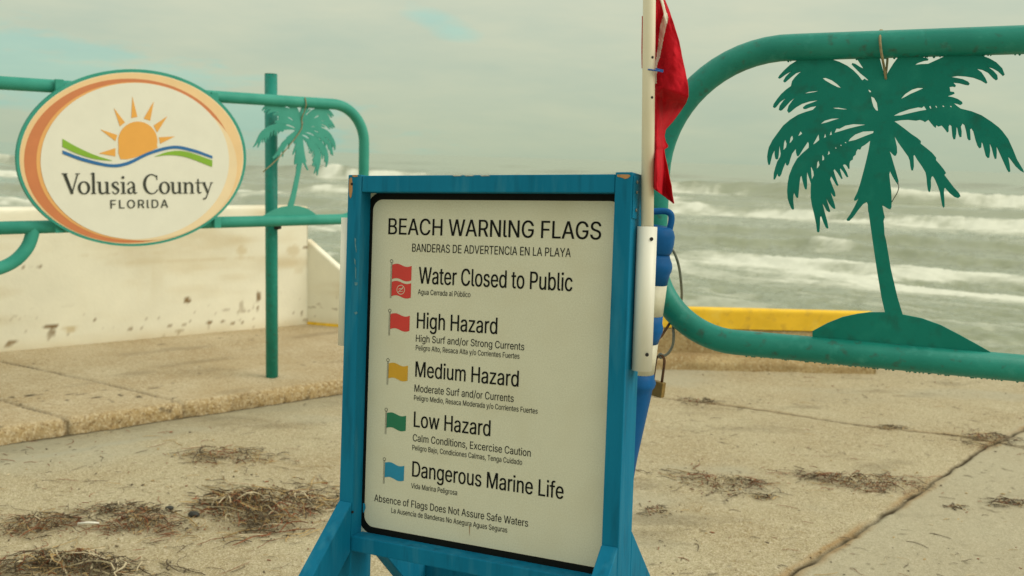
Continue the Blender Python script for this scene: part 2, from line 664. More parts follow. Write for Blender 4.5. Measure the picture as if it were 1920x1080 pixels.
def text_mesh(name, body, left, right, base, cap, m, parent, y, embolden=0.0, spacing=1.0):
    """one line of lettering, fitted between left and right with the given capital height"""
    loops = glyph_loops(body.replace('I', 'l'), spacing)     # plain stroke for the capital I
    x0 = min(p[0] for l in loops for p in l)
    x1 = max(p[0] for l in loops for p in l)
    kx = (right - left) / (x1 - x0)
    kz = cap / CAPH
    # non-zero winding fill: triangulate every contour edge, keep triangles that lie inside
    verts, edges = [], []
    for l in loops:
        o = len(verts)
        verts += [Vector(p) for p in l]
        edges += [(o + i, o + (i + 1) % len(l)) for i in range(len(l))]
    vo, _, fo_, *_ = delaunay_2d_cdt(verts, edges, [], 0, 1e-5)
    co = np.array([(v.x, v.y) for v in vo])
    tri = np.array([f for f in fo_ if len(f) == 3])
    cen = co[tri].mean(1)
    wind = np.zeros(len(cen), int)
    for l in loops:
        P = np.array(l)
        Q = np.roll(P, -1, 0)
        bx = (cen[:, 0] > P[:, 0].min()) & (cen[:, 0] < P[:, 0].max())
        c = cen[bx]
        if not len(c):
            continue
        left_ = ((Q[None, :, 0] - P[None, :, 0]) * (c[:, None, 1] - P[None, :, 1]) - (c[:, None, 0] - P[None, :, 0]) * (Q[None, :, 1] - P[None, :, 1]))
        up_ = (P[None, :, 1] <= c[:, None, 1]) & (Q[None, :, 1] > c[:, None, 1]) & (left_ > 0)
        dn_ = (P[None, :, 1] > c[:, None, 1]) & (Q[None, :, 1] <= c[:, None, 1]) & (left_ < 0)
        wind[bx] += up_.sum(1) - dn_.sum(1)
    tri = tri[wind != 0]
    X = left + (co[:, 0] - x0) * kx
    Z = base + co[:, 1] * kz
    me = bpy.data.meshes.new(name)
    used_ = np.unique(tri)
    remap = np.zeros(len(co), int)
    remap[used_] = np.arange(len(used_))
    # a second and third pass, a hair to either side, give the strokes their printed weight
    T = remap[tri]
    V_, F_ = [], []
    for k, dx in enumerate((-1, 1, 0)):
        F_ += (T + k * len(used_)).tolist()
        V_ += [(float(X[i]) + dx * (0.014 if cap > 0.03 else 0.005) * cap, y - 0.00004 * k, float(Z[i])) for i in used_]
    me.from_pydata(V_, [], F_)
    return link(name, me, m, parent)


def grid_mesh(name, X, Y, Z, attrs=None):
    r, c = X.shape
    me = bpy.data.meshes.new(name)
    n = r * c
    me.vertices.add(n)
    me.vertices.foreach_set('co', np.stack([X, Y, Z], -1).reshape(-1).astype(np.float32))
    idx = np.arange(n).reshape(r, c)
    q = np.stack([idx[:-1, :-1], idx[:-1, 1:], idx[1:, 1:], idx[1:, :-1]], -1).reshape(-1, 4)
    me.loops.add(q.size)
    me.loops.foreach_set('vertex_index', q.ravel().astype(np.int32))
    me.polygons.add(len(q))
    me.polygons.foreach_set('loop_start', np.arange(0, q.size, 4, dtype=np.int32))
    me.polygons.foreach_set('loop_total', np.full(len(q), 4, np.int32))
    me.update(calc_edges=True)
    for k, v in (attrs or {}).items():
        a = me.attributes.new(k, 'FLOAT', 'POINT')
        a.data.foreach_set('value', v.reshape(-1).astype(np.float32))
    me.validate()
    return me


def seg_dist(X, Y, A, B):
    d = np.array(B) - np.array(A)
    L2 = d @ d
    t = np.clip(((X - A[0]) * d[0] + (Y - A[1]) * d[1]) / L2, 0, 1)
    return np.hypot(X - A[0] - t * d[0], Y - A[1] - t * d[1]), t


# ------------------------------------------------------------------ setting: ground
HW = 0.09                                   # sidewalk height
k0 = on_z(0, 836, 0)[:2]
k1 = on_z(635, 740, 0)[:2]
KD = unit(k1 - k0)                          # along the kerb, away from the viewer
KN = np.array([-KD[1], KD[0]])              # towards the wall
yw0 = on_z(1250, 693, 0)[:2]                # foot of the low yellow wall
yw1 = on_z(1640, 702, 0)[:2]
YD = unit(yw1 - yw0)
YN = np.array([-YD[1], YD[0]])              # towards the sea

xs = np.concatenate([np.linspace(-45, -4.6, 18), np.arange(-4.3, 4.0, 0.013), np.linspace(4.5, 45, 18)])
ys = np.concatenate([np.linspace(-40, 2.9, 16), np.arange(3.2, 7.3, 0.0105), np.linspace(7.5, 30, 24)])
GX, GY = np.meshgrid(xs, ys)
sea_side = (GX - yw0[0]) * YN[0] + (GY - yw0[1]) * YN[1]
GZ = -np.clip(sea_side - 0.45, 0, None) * 0.32
GZ = np.maximum(GZ, -5)
GZ = GZ + 0.012 * (fbm(GX * 1.1, GY * 1.1, 3, 3) - 0.5) + 0.006 * (fbm(GX * 9, GY * 9, 5, 3) - 0.5)
dirt_and_dark = np.zeros_like(GX)
rusty = np.zeros_like(GX)
joints = [((1395, 1135), (1480, 1080), (1600, 1003), (1730, 918), (1800, 870), (1848, 838), (1935, 800), (2100, 735)),
          ((1180, 736), (1265, 749), (1345, 757), (1450, 772), (1640, 802), (1780, 814), (1870, 829), (1960, 846), (2300, 905))]
for ji, jl in enumerate(joints):
    P = [on_z(x, y, 0)[:2] for x, y in jl]
    for a, b in zip(P[:-1], P[1:]):
        d, t = seg_dist(GX + 0.02 * (vn(GX * 14, GY * 14, 9) - 0.5), GY + 0.02 * (vn(GX * 14, GY * 14, 19) - 0.5), a, b)
        w = 0.009 + 0.009 * vn(GX * 5, GY * 5, 31) ** 2
        g = np.exp(-(d / w) ** 2)
        edge = np.exp(-((d - 0.02) / 0.016) ** 2)
        keep = 1.0 if ji == 0 else sstep(0.42, 0.62, vn(GX * 2.3, GY * 2.3, 77))
        GZ = GZ - 0.012 * g * (0.35 + 0.65 * keep)
        dirt_and_dark = np.maximum(dirt_and_dark, g * keep * (0.55 + 0.9 * vn(GX * 9, GY * 9, 12)))
        rusty = np.maximum(rusty, edge * keep * sstep(0.3, 0.9, vn(GX * 3, GY * 3, 14)) * (0.75 if ji == 0 else 0.3))
# narrow dark line coloured along the foot of the kerb
kd = (GX - k0[0]) * KN[0] + (GY - k0[1]) * KN[1]
dirt_and_dark = np.maximum(dirt_and_dark, np.exp(-(kd / 0.02) ** 2) * 0.9)
gutter = sstep(-0.42, -0.02, kd) * sstep(0.2, -0.02, kd) * (0.25 + 0.9 * fbm(GX * 3, GY * 9, 47, 4))
sal = seg_dist(GX + 0.05 * (vn(GX * 5, GY * 5, 3) - .5), GY + 0.05 * (vn(GX * 5, GY * 5, 4) - .5), on_z(-40, 876, 0)[:2], on_z(330, 812, 0)[:2])[0]
grey = sstep(0.50, 0.72, fbm(GX * 0.9 + 3, GY * 1.8, 41, 4)) + 0.9 * np.exp(-(sal / 0.035) ** 2) * vn(GX * 6, GY * 6, 44) 
# fine scraps and grit trodden into the surface
sp = fbm(GX * 5, GY * 5, 61, 2)
dirt_and_dark = np.maximum(dirt_and_dark, sstep(0.80, 0.95, vn(GX * 46, GY * 46, 51)) * sstep(0.45, 0.7, sp) * 0.6)
j0 = [on_z(x, y, 0)[:2] for x, y in ((1480, 1080), (1848, 838))]
jn = unit(j0[1] - j0[0])
right_of = (GX - j0[0][0]) * jn[1] - (GY - j0[0][1]) * jn[0]
dirt_and_dark = np.maximum(dirt_and_dark, sstep(0.54, 0.82, fbm(GX * 1.6, GY * 4.6, 88, 5, 0.6)) * 0.34)
GZ = GZ + 0.004 * (vn(GX * 38, GY * 38, 90) - 0.5)
ground = structure(link('ground', grid_mesh('ground', GX, GY, GZ, {'dirt_and_dark': dirt_and_dark, 'grey': np.maximum(grey, sstep(-0.01, 0.02, right_of) * 0.75), 'rusty': rusty, 'gutter': gutter}), GROUND, None, True))

# ------------------------------------------------------------------ setting: sidewalk with kerb
prof = [(0.0, -0.06), (0.0, 0.0), (0.0, 0.015), (0.001, 0.03), (0.003, 0.045), (0.006, 0.058), (0.012, 0.070),
        (0.021, 0.080), (0.033, 0.087), (0.047, HW)] + [(b, HW) for b in np.arange(0.062, 2.6, 0.016)]
aa = np.concatenate([np.linspace(-9, -1.6, 12), np.arange(-1.5, 3.4, 0.016)])
pb = np.array([p[0] for p in prof])
pz = np.array([p[1] for p in prof])
A, B = np.meshgrid(aa, pb)
_, Z = np.meshgrid(aa, pz)


def walk_ab(x, y, z=HW):
    q = on_z(x, y, z)[:2] - k0
    return q @ KD, q @ KN


faceness = sstep(0.05, 0.0, B)
rough = (vn(A * 60, B * 60 + Z * 75, 2) - 0.5)
B2 = B + faceness * (0.014 * rough + 0.016 * (fbm(A * 6, Z * 6, 4, 3) - 0.5)) * (Z > -0.01)
Z2 = Z + (1 - faceness) * 0.006 * (fbm(A * 2, B * 2, 6, 3) - 0.5) + 0.003 * rough
dirt_and_dark = np.zeros_like(A)
for jl in (((-60, 665), (0, 677), (167, 712), (326, 750)), ((-160, 710), (0, 748), (49, 763), (130, 785))):
    P = [np.array(walk_ab(x, y)) for x, y in jl]
    dv_ = P[-1] - P[-2]
    e0 = P[-1] + dv_ * (P[-1][1] / -dv_[1])
    P.append(e0)
    P.append(np.array([e0[0], -0.2]))
    for a, b in zip(P[:-1], P[1:]):
        wob = 0.012 * (vn(A * 9, B * 9, 15) - 0.5)
        d, t = seg_dist(A + wob, B2, a, b)
        g = np.exp(-(d / 0.013) ** 2)
        Z2 = Z2 - 0.012 * g * (B > 0.02)
        B2 = B2 + 0.012 * g * (B <= 0.02)
        dirt_and_dark = np.maximum(dirt_and_dark, g * (0.25 + 0.7 * vn(A * 9, B * 9, 8)))
wall_foot = None
dirt_and_dark = np.maximum(dirt_and_dark, sstep(0.80, 0.93, vn(A * 26, (B + 2 * Z) * 26, 53)) * sstep(0.5, 0.75, fbm(A * 2.5, B * 5 + Z * 9, 63, 3)) * 0.9)
dirt_and_dark = np.maximum(dirt_and_dark, sstep(0.58, 0.85, fbm(A * 1.6, B * 4.2, 89, 4)) * 0.28)
pale = sstep(0.06, 0.015, B)
shell = faceness * (0.1 + 1.3 * fbm(A * 50, Z * 50 + B * 50, 5, 3)) + sstep(0.5, 0.75, fbm(A * 1.3, B * 1.3, 17, 3)) * 0.4
WX = k0[0] + A * KD[0] + B2 * KN[0]
WY = k0[1] + A * KD[1] + B2 * KN[1]
sidewalk = structure(link('sidewalk', grid_mesh('sidewalk', WX, WY, Z2, {'dirt_and_dark': dirt_and_dark, 'shell': shell, 'pale': pale}), WALK, None, True))


# ------------------------------------------------------------------ setting: sea
def build_sea():
    th = math.radians(27)
    lvl = -1.0
    q = np.concatenate([np.linspace(470, 4, 520), np.geomspace(3.6, 0.35, 24)])
    Yd = (EYE[2] - lvl) * FPX / q
    tx = np.linspace(-0.95, 0.95, 760)
    T, D = np.meshgrid(tx, Yd)
    X = T * D
    Y = D
    b = X * math.sin(th) + Y * math.cos(th)
    a = X * math.cos(th) - Y * math.sin(th)
    # wander of the crests along the shore
    bw = b + 3.0 * (fbm(a / 30, b / 60, 3, 3) - 0.5) * 2 + 0.9 * (vn(a / 6, b / 9, 8) - 0.5)
    Z = np.full_like(X, 0.0)
    far = sstep(600, 200, Y)
    # rolling swell, finer chop
    for wl_, amp, ph, sk in ((31, 0.20, 0.4, 0.10), (19, 0.13, 2.2, -0.2), (11.5, 0.09, 4.0, 0.15), (6.3, 0.05, 1.0, -0.35)):
        s = np.sin(2 * math.pi * (bw + sk * a) / wl_ + ph + 2.4 * (fbm(a / 22, b / 22, int(wl_), 2) - 0.5))
        Z += 0.6 * amp * far * sstep(12, 60, b + 14 * (wl_ < 12)) * (0.55 * s + 0.45 * np.sign(s) * s * s)
    chop = fbm(a / 1.6, bw / 0.75, 21, 4, 0.55) - 0.5
    Z += 0.10 * chop * sstep(260, 40, Y) * sstep(5, 25, b)
    rip = fbm(a / 0.8, bw / 0.34, 25, 4, 0.6)
    Z += 0.13 * (np.abs(rip - 0.5) * -2 + 0.3) * sstep(90, 18, Y)
    Z += 0.12 * (np.abs(fbm(a / 3.2, bw / 1.3, 27, 3) - 0.5) * -2 + 0.3) * sstep(200, 60, Y) * sstep(8, 28, b)
    foam = np.zeros_like(X)
    # breakers: position off shore, height, width, share of the crest that has broken, length of the white water
    for b0, h, w, cover, trail, sd_ in ((99, 0.45, 5.5, 0.06, 3.0, 1), (74, 0.95, 3.4, 0.80, 5.5, 2), (58, 0.45, 3.2, 0.25, 4.0, 3), (46.5, 0.50, 2.6, 0.95, 6.0, 4),
                                        (33, 0.30, 1.6, 0.08, 2.4, 5), (29, 0.20, 1.1, 0.30, 1.8, 9), (24.5, 0.22, 1.3, 0.92, 4.2, 6), (17, 0.10, 0.9, 0.25, 1.4, 7),
                                        (13.2, 0.06, 0.7, 0.25, 1.0, 8), (150, 0.5, 8, 0.0, 3, 10), (205, 0.5, 9, 0.0, 3, 11)):
        bb = bw - b0 + 2.6 * w * (fbm(a / (5 * w), np.zeros_like(a) + sd_, sd_, 3) - 0.5)
        hh = h * (0.35 + 1.1 * vn(a / (3.5 * w), np.zeros_like(a) + 5.5, sd_ + 40))
        Z += hh * np.where(bb > 0, np.exp(-(bb / w) ** 2), np.exp(-(bb / (0.38 * w)) ** 2))
        cov = fbm(a / (4 * w), bb / (6 * w), sd_ + 80, 3)
        cov = sstep(0.72 - 0.5 * cover, 0.86 - 0.5 * cover, cov) if cover > 0 else 0.0
        fr = fbm(a / (0.9 + 0.012 * b0), bw / (0.38 + 0.008 * b0), sd_ + 120, 5, 0.65)
        rag = bb + 1.6 * trail * (fbm(a / (1.4 * trail), bw / (0.9 * trail), sd_ + 150, 4) - 0.5)
        zone = np.where(rag > 0, np.exp(-(rag / (0.34 * w)) ** 2), sstep(-trail, -0.1 * trail, rag))
        f = zone * cov * (0.05 + 1.35 * fr)
        foam = np.maximum(foam, f)
        Z += 0.35 * h * zone * cov * (fr - 0.35)
    # old lace left behind the breakers
    lace = fbm(a / 1.9, bw / 0.55, 201, 5, 0.62)
    patch = fbm(a / 11, bw / 5, 207, 3)
    foam = np.maximum(foam, sstep(0.44, 0.68, lace) * 0.46 * (0.35 + 0.65 * sstep(0.40, 0.62, patch)) * sstep(95, 40, b))
    foam = np.maximum(foam, sstep(0.42, 0.66, fbm(a / 1.5, bw / 0.5, 205, 4)) * 0.44 * sstep(34, 14, b))
    Z = Z * np.clip(1.0, 0, 1) + lvl
    me = grid_mesh('sea', X, Y, Z, {'foam': foam})
    m = bpy.data.materials.new('murky_sea_water')
    m.use_nodes = True
    t = m.node_tree
    t.nodes.clear()
    L = t.links.new
    out = t.nodes.new('ShaderNodeOutputMaterial')
    p = t.nodes.new('ShaderNodeBsdfPrincipled')
    L(p.outputs[0], out.inputs[0])
    at = t.nodes.new('ShaderNodeAttribute')
    at.attribute_name = 'foam'
    c = t.nodes.new('ShaderNodeTexCoord')
    mpp = t.nodes.new('ShaderNodeMapping')
    mpp.inputs['Rotation'].default_value = (0, 0, th)
    mpp.inputs['Scale'].default_value = (0.5, 1.0, 1.0)
    L(c.outputs['Object'], mpp.inputs[0])
    n = t.nodes.new('ShaderNodeTexNoise')
    n.inputs['Scale'].default_value = 2.2
    n.inputs['Detail'].default_value = 8
    n.inputs['Roughness'].default_value = 0.7
    L(mpp.outputs[0], n.inputs['Vector'])
    ad = t.nodes.new('ShaderNodeMath')
    ad.operation = 'MULTIPLY_ADD'
    ad.inputs[1].default_value = 1.2
    ad.inputs[2].default_value = -0.6
    L(n.outputs['Fac'], ad.inputs[0])
    a2 = t.nodes.new('ShaderNodeMath')
    a2.operation = 'MULTIPLY_ADD'
    L(ad.outputs[0], a2.inputs[0])
    a2.inputs[1].default_value = 0.55
    L(at.outputs['Fac'], a2.inputs[2])
    mr = t.nodes.new('ShaderNodeMapRange')
    mr.inputs['From Min'].default_value = 0.16
    mr.inputs['From Max'].default_value = 0.85
    mr.interpolation_type = 'SMOOTHSTEP'
    L(a2.outputs[0], mr.inputs['Value'])
    mxx = t.nodes.new('ShaderNodeMix')
    mxx.data_type = 'RGBA'
    L(mr.outputs[0], mxx.inputs['Factor'])
    mxx.inputs['A'].default_value = (0.27, 0.295, 0.19, 1)
    mxx.inputs['B'].default_value = (0.70, 0.71, 0.60, 1)
    L(mxx.outputs['Result'], p.inputs['Base Color'])
    rr = t.nodes.new('ShaderNodeMapRange')
    rr.inputs['To Min'].default_value = 0.14
    rr.inputs['To Max'].default_value = 0.9
    L(mr.outputs[0], rr.inputs['Value'])
    L(rr.outputs[0], p.inputs['Roughness'])
    p.inputs['IOR'].default_value = 1.33
    n2 = t.nodes.new('ShaderNodeTexNoise')
    n2.inputs['Scale'].default_value = 5.5
    n2.inputs['Detail'].default_value = 5
    L(mpp.outputs[0], n2.inputs['Vector'])
    bp = t.nodes.new('ShaderNodeBump')
    bp.inputs['Strength'].default_value = 0.35
    bp.inputs['Distance'].default_value = 0.05
    L(n2.outputs['Fac'], bp.inputs['Height'])
    L(bp.outputs[0], p.inputs['Normal'])
    return structure(link('sea', me, m, None, True))


sea = build_sea()


# ------------------------------------------------------------------ walls
def plaster_wall(name, P0, P1, z0, ztop, thick, label, cat, stains=(), scuffs=(), m=WALL, band=None, step=0.018):
    """a wall from P0 to P1 (front foot line), top height ztop(l), thickness away from the viewer"""
    P0 = np.array(P0)
    P1 = np.array(P1)
    Lw = np.linalg.norm(P1 - P0)
    d = (P1 - P0) / Lw
    nrm = np.array([-d[1], d[0]])
    fine0 = max(0, Lw - 3.6)
    ls = np.concatenate([np.linspace(0, fine0, 8)[:-1], np.arange(fine0, Lw, step), [Lw]]) if fine0 > 0 else np.append(np.arange(0, Lw, step), Lw)
    nz_ = 46
    v = np.linspace(0, 1, nz_)
    top = np.array([ztop(l) for l in ls])
    # rows: front face bottom->top, rounded edge, top, back
    Ls = []
    Bs = []
    Zs = []
    for t in v:
        Ls.append(ls)
        Bs.append(np.zeros_like(ls))
        Zs.append(z0 + (top - 0.02 - z0) * t)
    for k in range(1, 4):
        an = k * math.pi / 6
        Ls.append(ls)
        Bs.append(np.full_like(ls, 0.02 * (1 - math.cos(an))))
        Zs.append(top - 0.02 + 0.02 * math.sin(an))
    for bk in (0.4, 0.8, 1.0):
        Ls.append(ls)
        Bs.append(np.full_like(ls, thick * bk))
        Zs.append(top)
    Ls.append(ls)
    Bs.append(np.full_like(ls, thick))
    Zs.append(np.full_like(ls, z0 - 1.2))
    Lg = np.array(Ls)
    Bg = np.array(Bs)
    Zg = np.array(Zs)
    Bg = Bg + 0.006 * (fbm(Lg * 3, Zg * 3, 5, 4) - 0.5) * (Bg < 0.05)
    st = np.zeros_like(Lg)
    for (px, py, rl, rz, k) in stains:
        q = on_plane(px, py, np.array([*P0, 0.0]), np.array([*nrm, 0.0]))
        l0 = (q[:2] - P0) @ d
        e = np.hypot((Lg - l0) / rl, (Zg - q[2]) / rz) + 1.1 * (fbm(Lg * 22, Zg * 22, int(px), 3) - 0.5)
        st = np.maximum(st, k * sstep(1.05, 0.6, e))
    sc = sstep(0.45, 0.78, fbm(Lg * 1.2, Zg * 5, 33, 5)) * 0.75
    sc = np.maximum(sc, sstep(0.62, 0.85, fbm(Lg * 7, Zg * 0.9, 36, 3)) * 0.5 * sstep(0.1, 0.8, Zg))
    st = np.maximum(st, sstep(0.80, 0.93, vn(Lg * 30, Zg * 30, 37)) * sstep(0.42, 0.12, Zg - z0) * 0.6)
    sc = np.maximum(sc, sstep(0.16, 0.0, Zg - z0) * (0.3 + 0.8 * fbm(Lg * 7, Zg * 7, 35, 3)))
    for (px, py, rl, rz, k) in scuffs:
        q = on_plane(px, py, np.array([*P0, 0.0]), np.array([*nrm, 0.0]))
        l0 = (q[:2] - P0) @ d
        e = np.hypot((Lg - l0) / rl, (Zg - q[2]) / rz) + 1.0 * (fbm(Lg * 30, Zg * 12, int(px) + 1, 3) - 0.5)
        sc = np.maximum(sc, k * sstep(1.1, 0.5, e))
    X = P0[0] + Lg * d[0] + Bg * nrm[0]
    Y = P0[1] + Lg * d[1] + Bg * nrm[1]
    me = grid_mesh(name, X, Y, Zg, {'stain': st, 'scuff': sc})
    # close the far end
    bm = bmesh.new()
    bm.from_mesh(me)
    bm.verts.ensure_lookup_table()
    nc = len(ls)
    nr = len(Lg)
    bm.faces.new([bm.verts[i * nc + nc - 1] for i in range(nr)])
    bm.faces.new([bm.verts[i * nc] for i in range(nr)][::-1])
    bm.to_mesh(me)
    bm.free()
    o = link(name, me, m)
    if label:
        tag(o, label, cat)
    return o, P0, d, nrm, Lw


w0 = on_z(0, 660, HW)[:2]
w1 = on_z(577, 608, HW)[:2]
WD = unit(w1 - w0)
wall_start = w1 - WD * 11.0
stains = [(352, 563, 0.030, 0.028, 1.0), (97, 613, 0.055, 0.016, 1.0), (99, 621, 0.02, 0.02, 0.8), (177, 600, 0.012, 0.016, 0.9),
          (245, 616, 0.016, 0.02, 0.8), (393, 603, 0.03, 0.013, 1.0), (418, 604, 0.022, 0.012, 0.9), (437, 606, 0.014, 0.012, 0.9),
          (454, 604, 0.016, 0.018, 0.9), (318, 611, 0.02, 0.010, 0.7), (345, 608, 0.025, 0.008, 0.6), (268, 612, 0.012, 0.012, 0.7),
          (485, 555, 0.020, 0.050, 0.9), (484, 578, 0.022, 0.022, 0.9), (453, 572, 0.025, 0.055, 0.45), (458, 583, 0.03, 0.02, 0.5),
          (57, 503, 0.014, 0.012, 0.9), (43, 501, 0.008, 0.01, 0.8), (74, 501, 0.01, 0.01, 0.8), (48, 624, 0.012, 0.014, 0.8),
          (22, 642, 0.04, 0.022, 0.9), (566, 587, 0.010, 0.014, 0.8), (210, 617, 0.01, 0.01, 0.7), (302, 599, 0.03, 0.006, 0.5),
          (15, 646, 0.03, 0.012, 0.8), (575, 463, 0.035, 0.012, 0.8)]
scuffs = [(452, 470, 0.06, 0.05, 0.7), (130, 617, 0.05, 0.03, 0.9), (550, 470, 0.06, 0.05, 0.6), (360, 487, 0.6, 0.012, 0.6),
          (240, 478, 0.4, 0.012, 0.5), (560, 500, 0.05, 0.1, 0.4)]
plaster_wall('sea_wall', wall_start, w1, HW - 0.05, lambda l: 1.055, 0.28,
             'long cream painted sea wall with brown chips, behind the oval county sign', 'wall', stains, scuffs)

# wing wall: drops away from the end of the sea wall, towards the low yellow wall
g0 = w1 + WD * 0.001 + np.array([-WD[1], WD[0]]) * 0.012
gdir = unit(np.array([*(yw0 - g0)]))
wing_len = 1.05
wq = [on_plane(x, y, np.array([*g0, 0.0]), np.array([-gdir[1], gdir[0], 0.0])) for x, y in ((583, 455), (640, 506))]
wl0, wl1 = [(q[:2] - g0) @ gdir for q in wq]
wz = lambda l: max(0.30, wq[0][2] + (wq[1][2] - wq[0][2]) * (max(l, 0.0) - wl0) / (wl1 - wl0))
wing, *_ = plaster_wall('wing_wall', g0, g0 + gdir * wing_len, 0.04, wz, 0.06,
                        'cream wing wall with a sloping top and a yellow line along its foot', 'wall')
bm = bmesh.new()
nr2 = np.array([-gdir[1], gdir[0]])
a0 = g0 - nr2 * 0.012
b0 = g0 + gdir * wing_len - nr2 * 0.012
for A0, B0, z0, z1 in ((a0, b0, 0.06, 0.112),):
    vs_ = [bm.verts.new((*p, z)) for p in (A0, B0) for z in (z0, z1)]
    vb = [bm.verts.new((*(p + nr2 * 0.010), z)) for p in (A0, B0) for z in (z0, z1)]
    bm.faces.new((vs_[0], vs_[2], vs_[3], vs_[1]))
    bm.faces.new((vs_[1], vs_[3], vb[3], vb[1]))
    bm.faces.new((vs_[2], vb[2], vb[3], vs_[3]))
    bm.faces.new((vs_[0], vs_[1], vb[1], vb[0]))
yl = link('painted_line', bm_mesh(bm, 'painted_line'), YELLOW, wing)

# low wall at the end of the ramp: footing, concrete face, yellow band
ye = empty('low_wall', Matrix.Translation((yw0[0], yw0[1], 0)))
tag(ye, 'low concrete wall with a bright yellow painted band, beyond the near teal gate', 'wall')
ws = g0 + gdir * (wing_len + 0.004) + nr2 * 0.05
we = yw1
wd = unit(we - yw0)
start = yw0 - wd * 1.55
Lw = np.linalg.norm(we - start)


def strip(name, profile, m, seed, amp=0.006, parent=ye):
    """a profile (back distance, height) drawn along the wall line"""
    ls = np.arange(0, Lw + 0.02, 0.02)
    pb_ = []
    for (p, q) in zip(profile[:-1], profile[1:]):
        n = max(1, int(np.hypot(q[0] - p[0], q[1] - p[1]) / 0.015))
        pb_ += [(p[0] + (q[0] - p[0]) * k / n, p[1] + (q[1] - p[1]) * k / n) for k in range(n)]
    pb_.append(profile[-1])
    Lg, Bg = np.meshgrid(ls, [p[0] for p in pb_])
    _, Zg = np.meshgrid(ls, [p[1] for p in pb_])
    nn = np.array([-wd[1], wd[0]])
    Bg = Bg + amp * 2 * (fbm(Lg * 5, Zg * 9 + Bg * 4, seed, 4) - 0.5)
    Zg = Zg + amp * 1.2 * (fbm(Lg * 4 + 9, Bg * 9, seed + 4, 4) - 0.5)
    X = start[0] + Lg * wd[0] + Bg * nn[0] - yw0[0]
    Y = start[1] + Lg * wd[1] + Bg * nn[1] - yw0[1]
    me = grid_mesh(name, X, Y, Zg)
    bmm = bmesh.new()
    bmm.from_mesh(me)
    bmm.verts.ensure_lookup_table()
    nc = len(ls)
    bmm.faces.new([bmm.verts[i * nc + nc - 1] for i in range(len(pb_))])
    bmm.faces.new([bmm.verts[i * nc] for i in range(len(pb_))][::-1])
    bmm.to_mesh(me)
    bmm.free()
    return link(name, me, m, parent, True)


strip('footing', [(0.0, -0.03), (0.015, 0.05), (0.05, 0.088), (0.13, 0.10), (0.2, 0.10)], FOOT, 3, 0.012)
strip('wall_face', [(0.13, 0.08), (0.13, 0.285), (0.195, 0.285), (0.195, -0.6)], FOOT, 5, 0.004)
strip('yellow_band', [(0.122, 0.29), (0.122, 0.425), (0.128, 0.436), (0.14, 0.44), (0.20, 0.44), (0.20, 0.29)], YELLOW, 7, 0.003)

# ------------------------------------------------------------------ gates
ZB = 1.058                     # lower rail height of both gates


def z5(p): return (1400 + p[0] / 5.4, 80 + p[1] / 5.4)
def z6(p): return (1640 + p[0] / 5.4, 80 + p[1] / 5.4)
def z7(p): return (1400 + p[0] / 5.4, 240 + p[1] / 5.4)
def z8(p): return (1640 + p[0] / 5.4, 240 + p[1] / 5.4)
def zm(p): return (1240 + p[0] / 2.8235, 380 + p[1] / 2.8235)


def pairs(s):
    v = [float(x) for x in s.replace(',', ' ').split()]
    return list(zip(v[::2], v[1::2]))


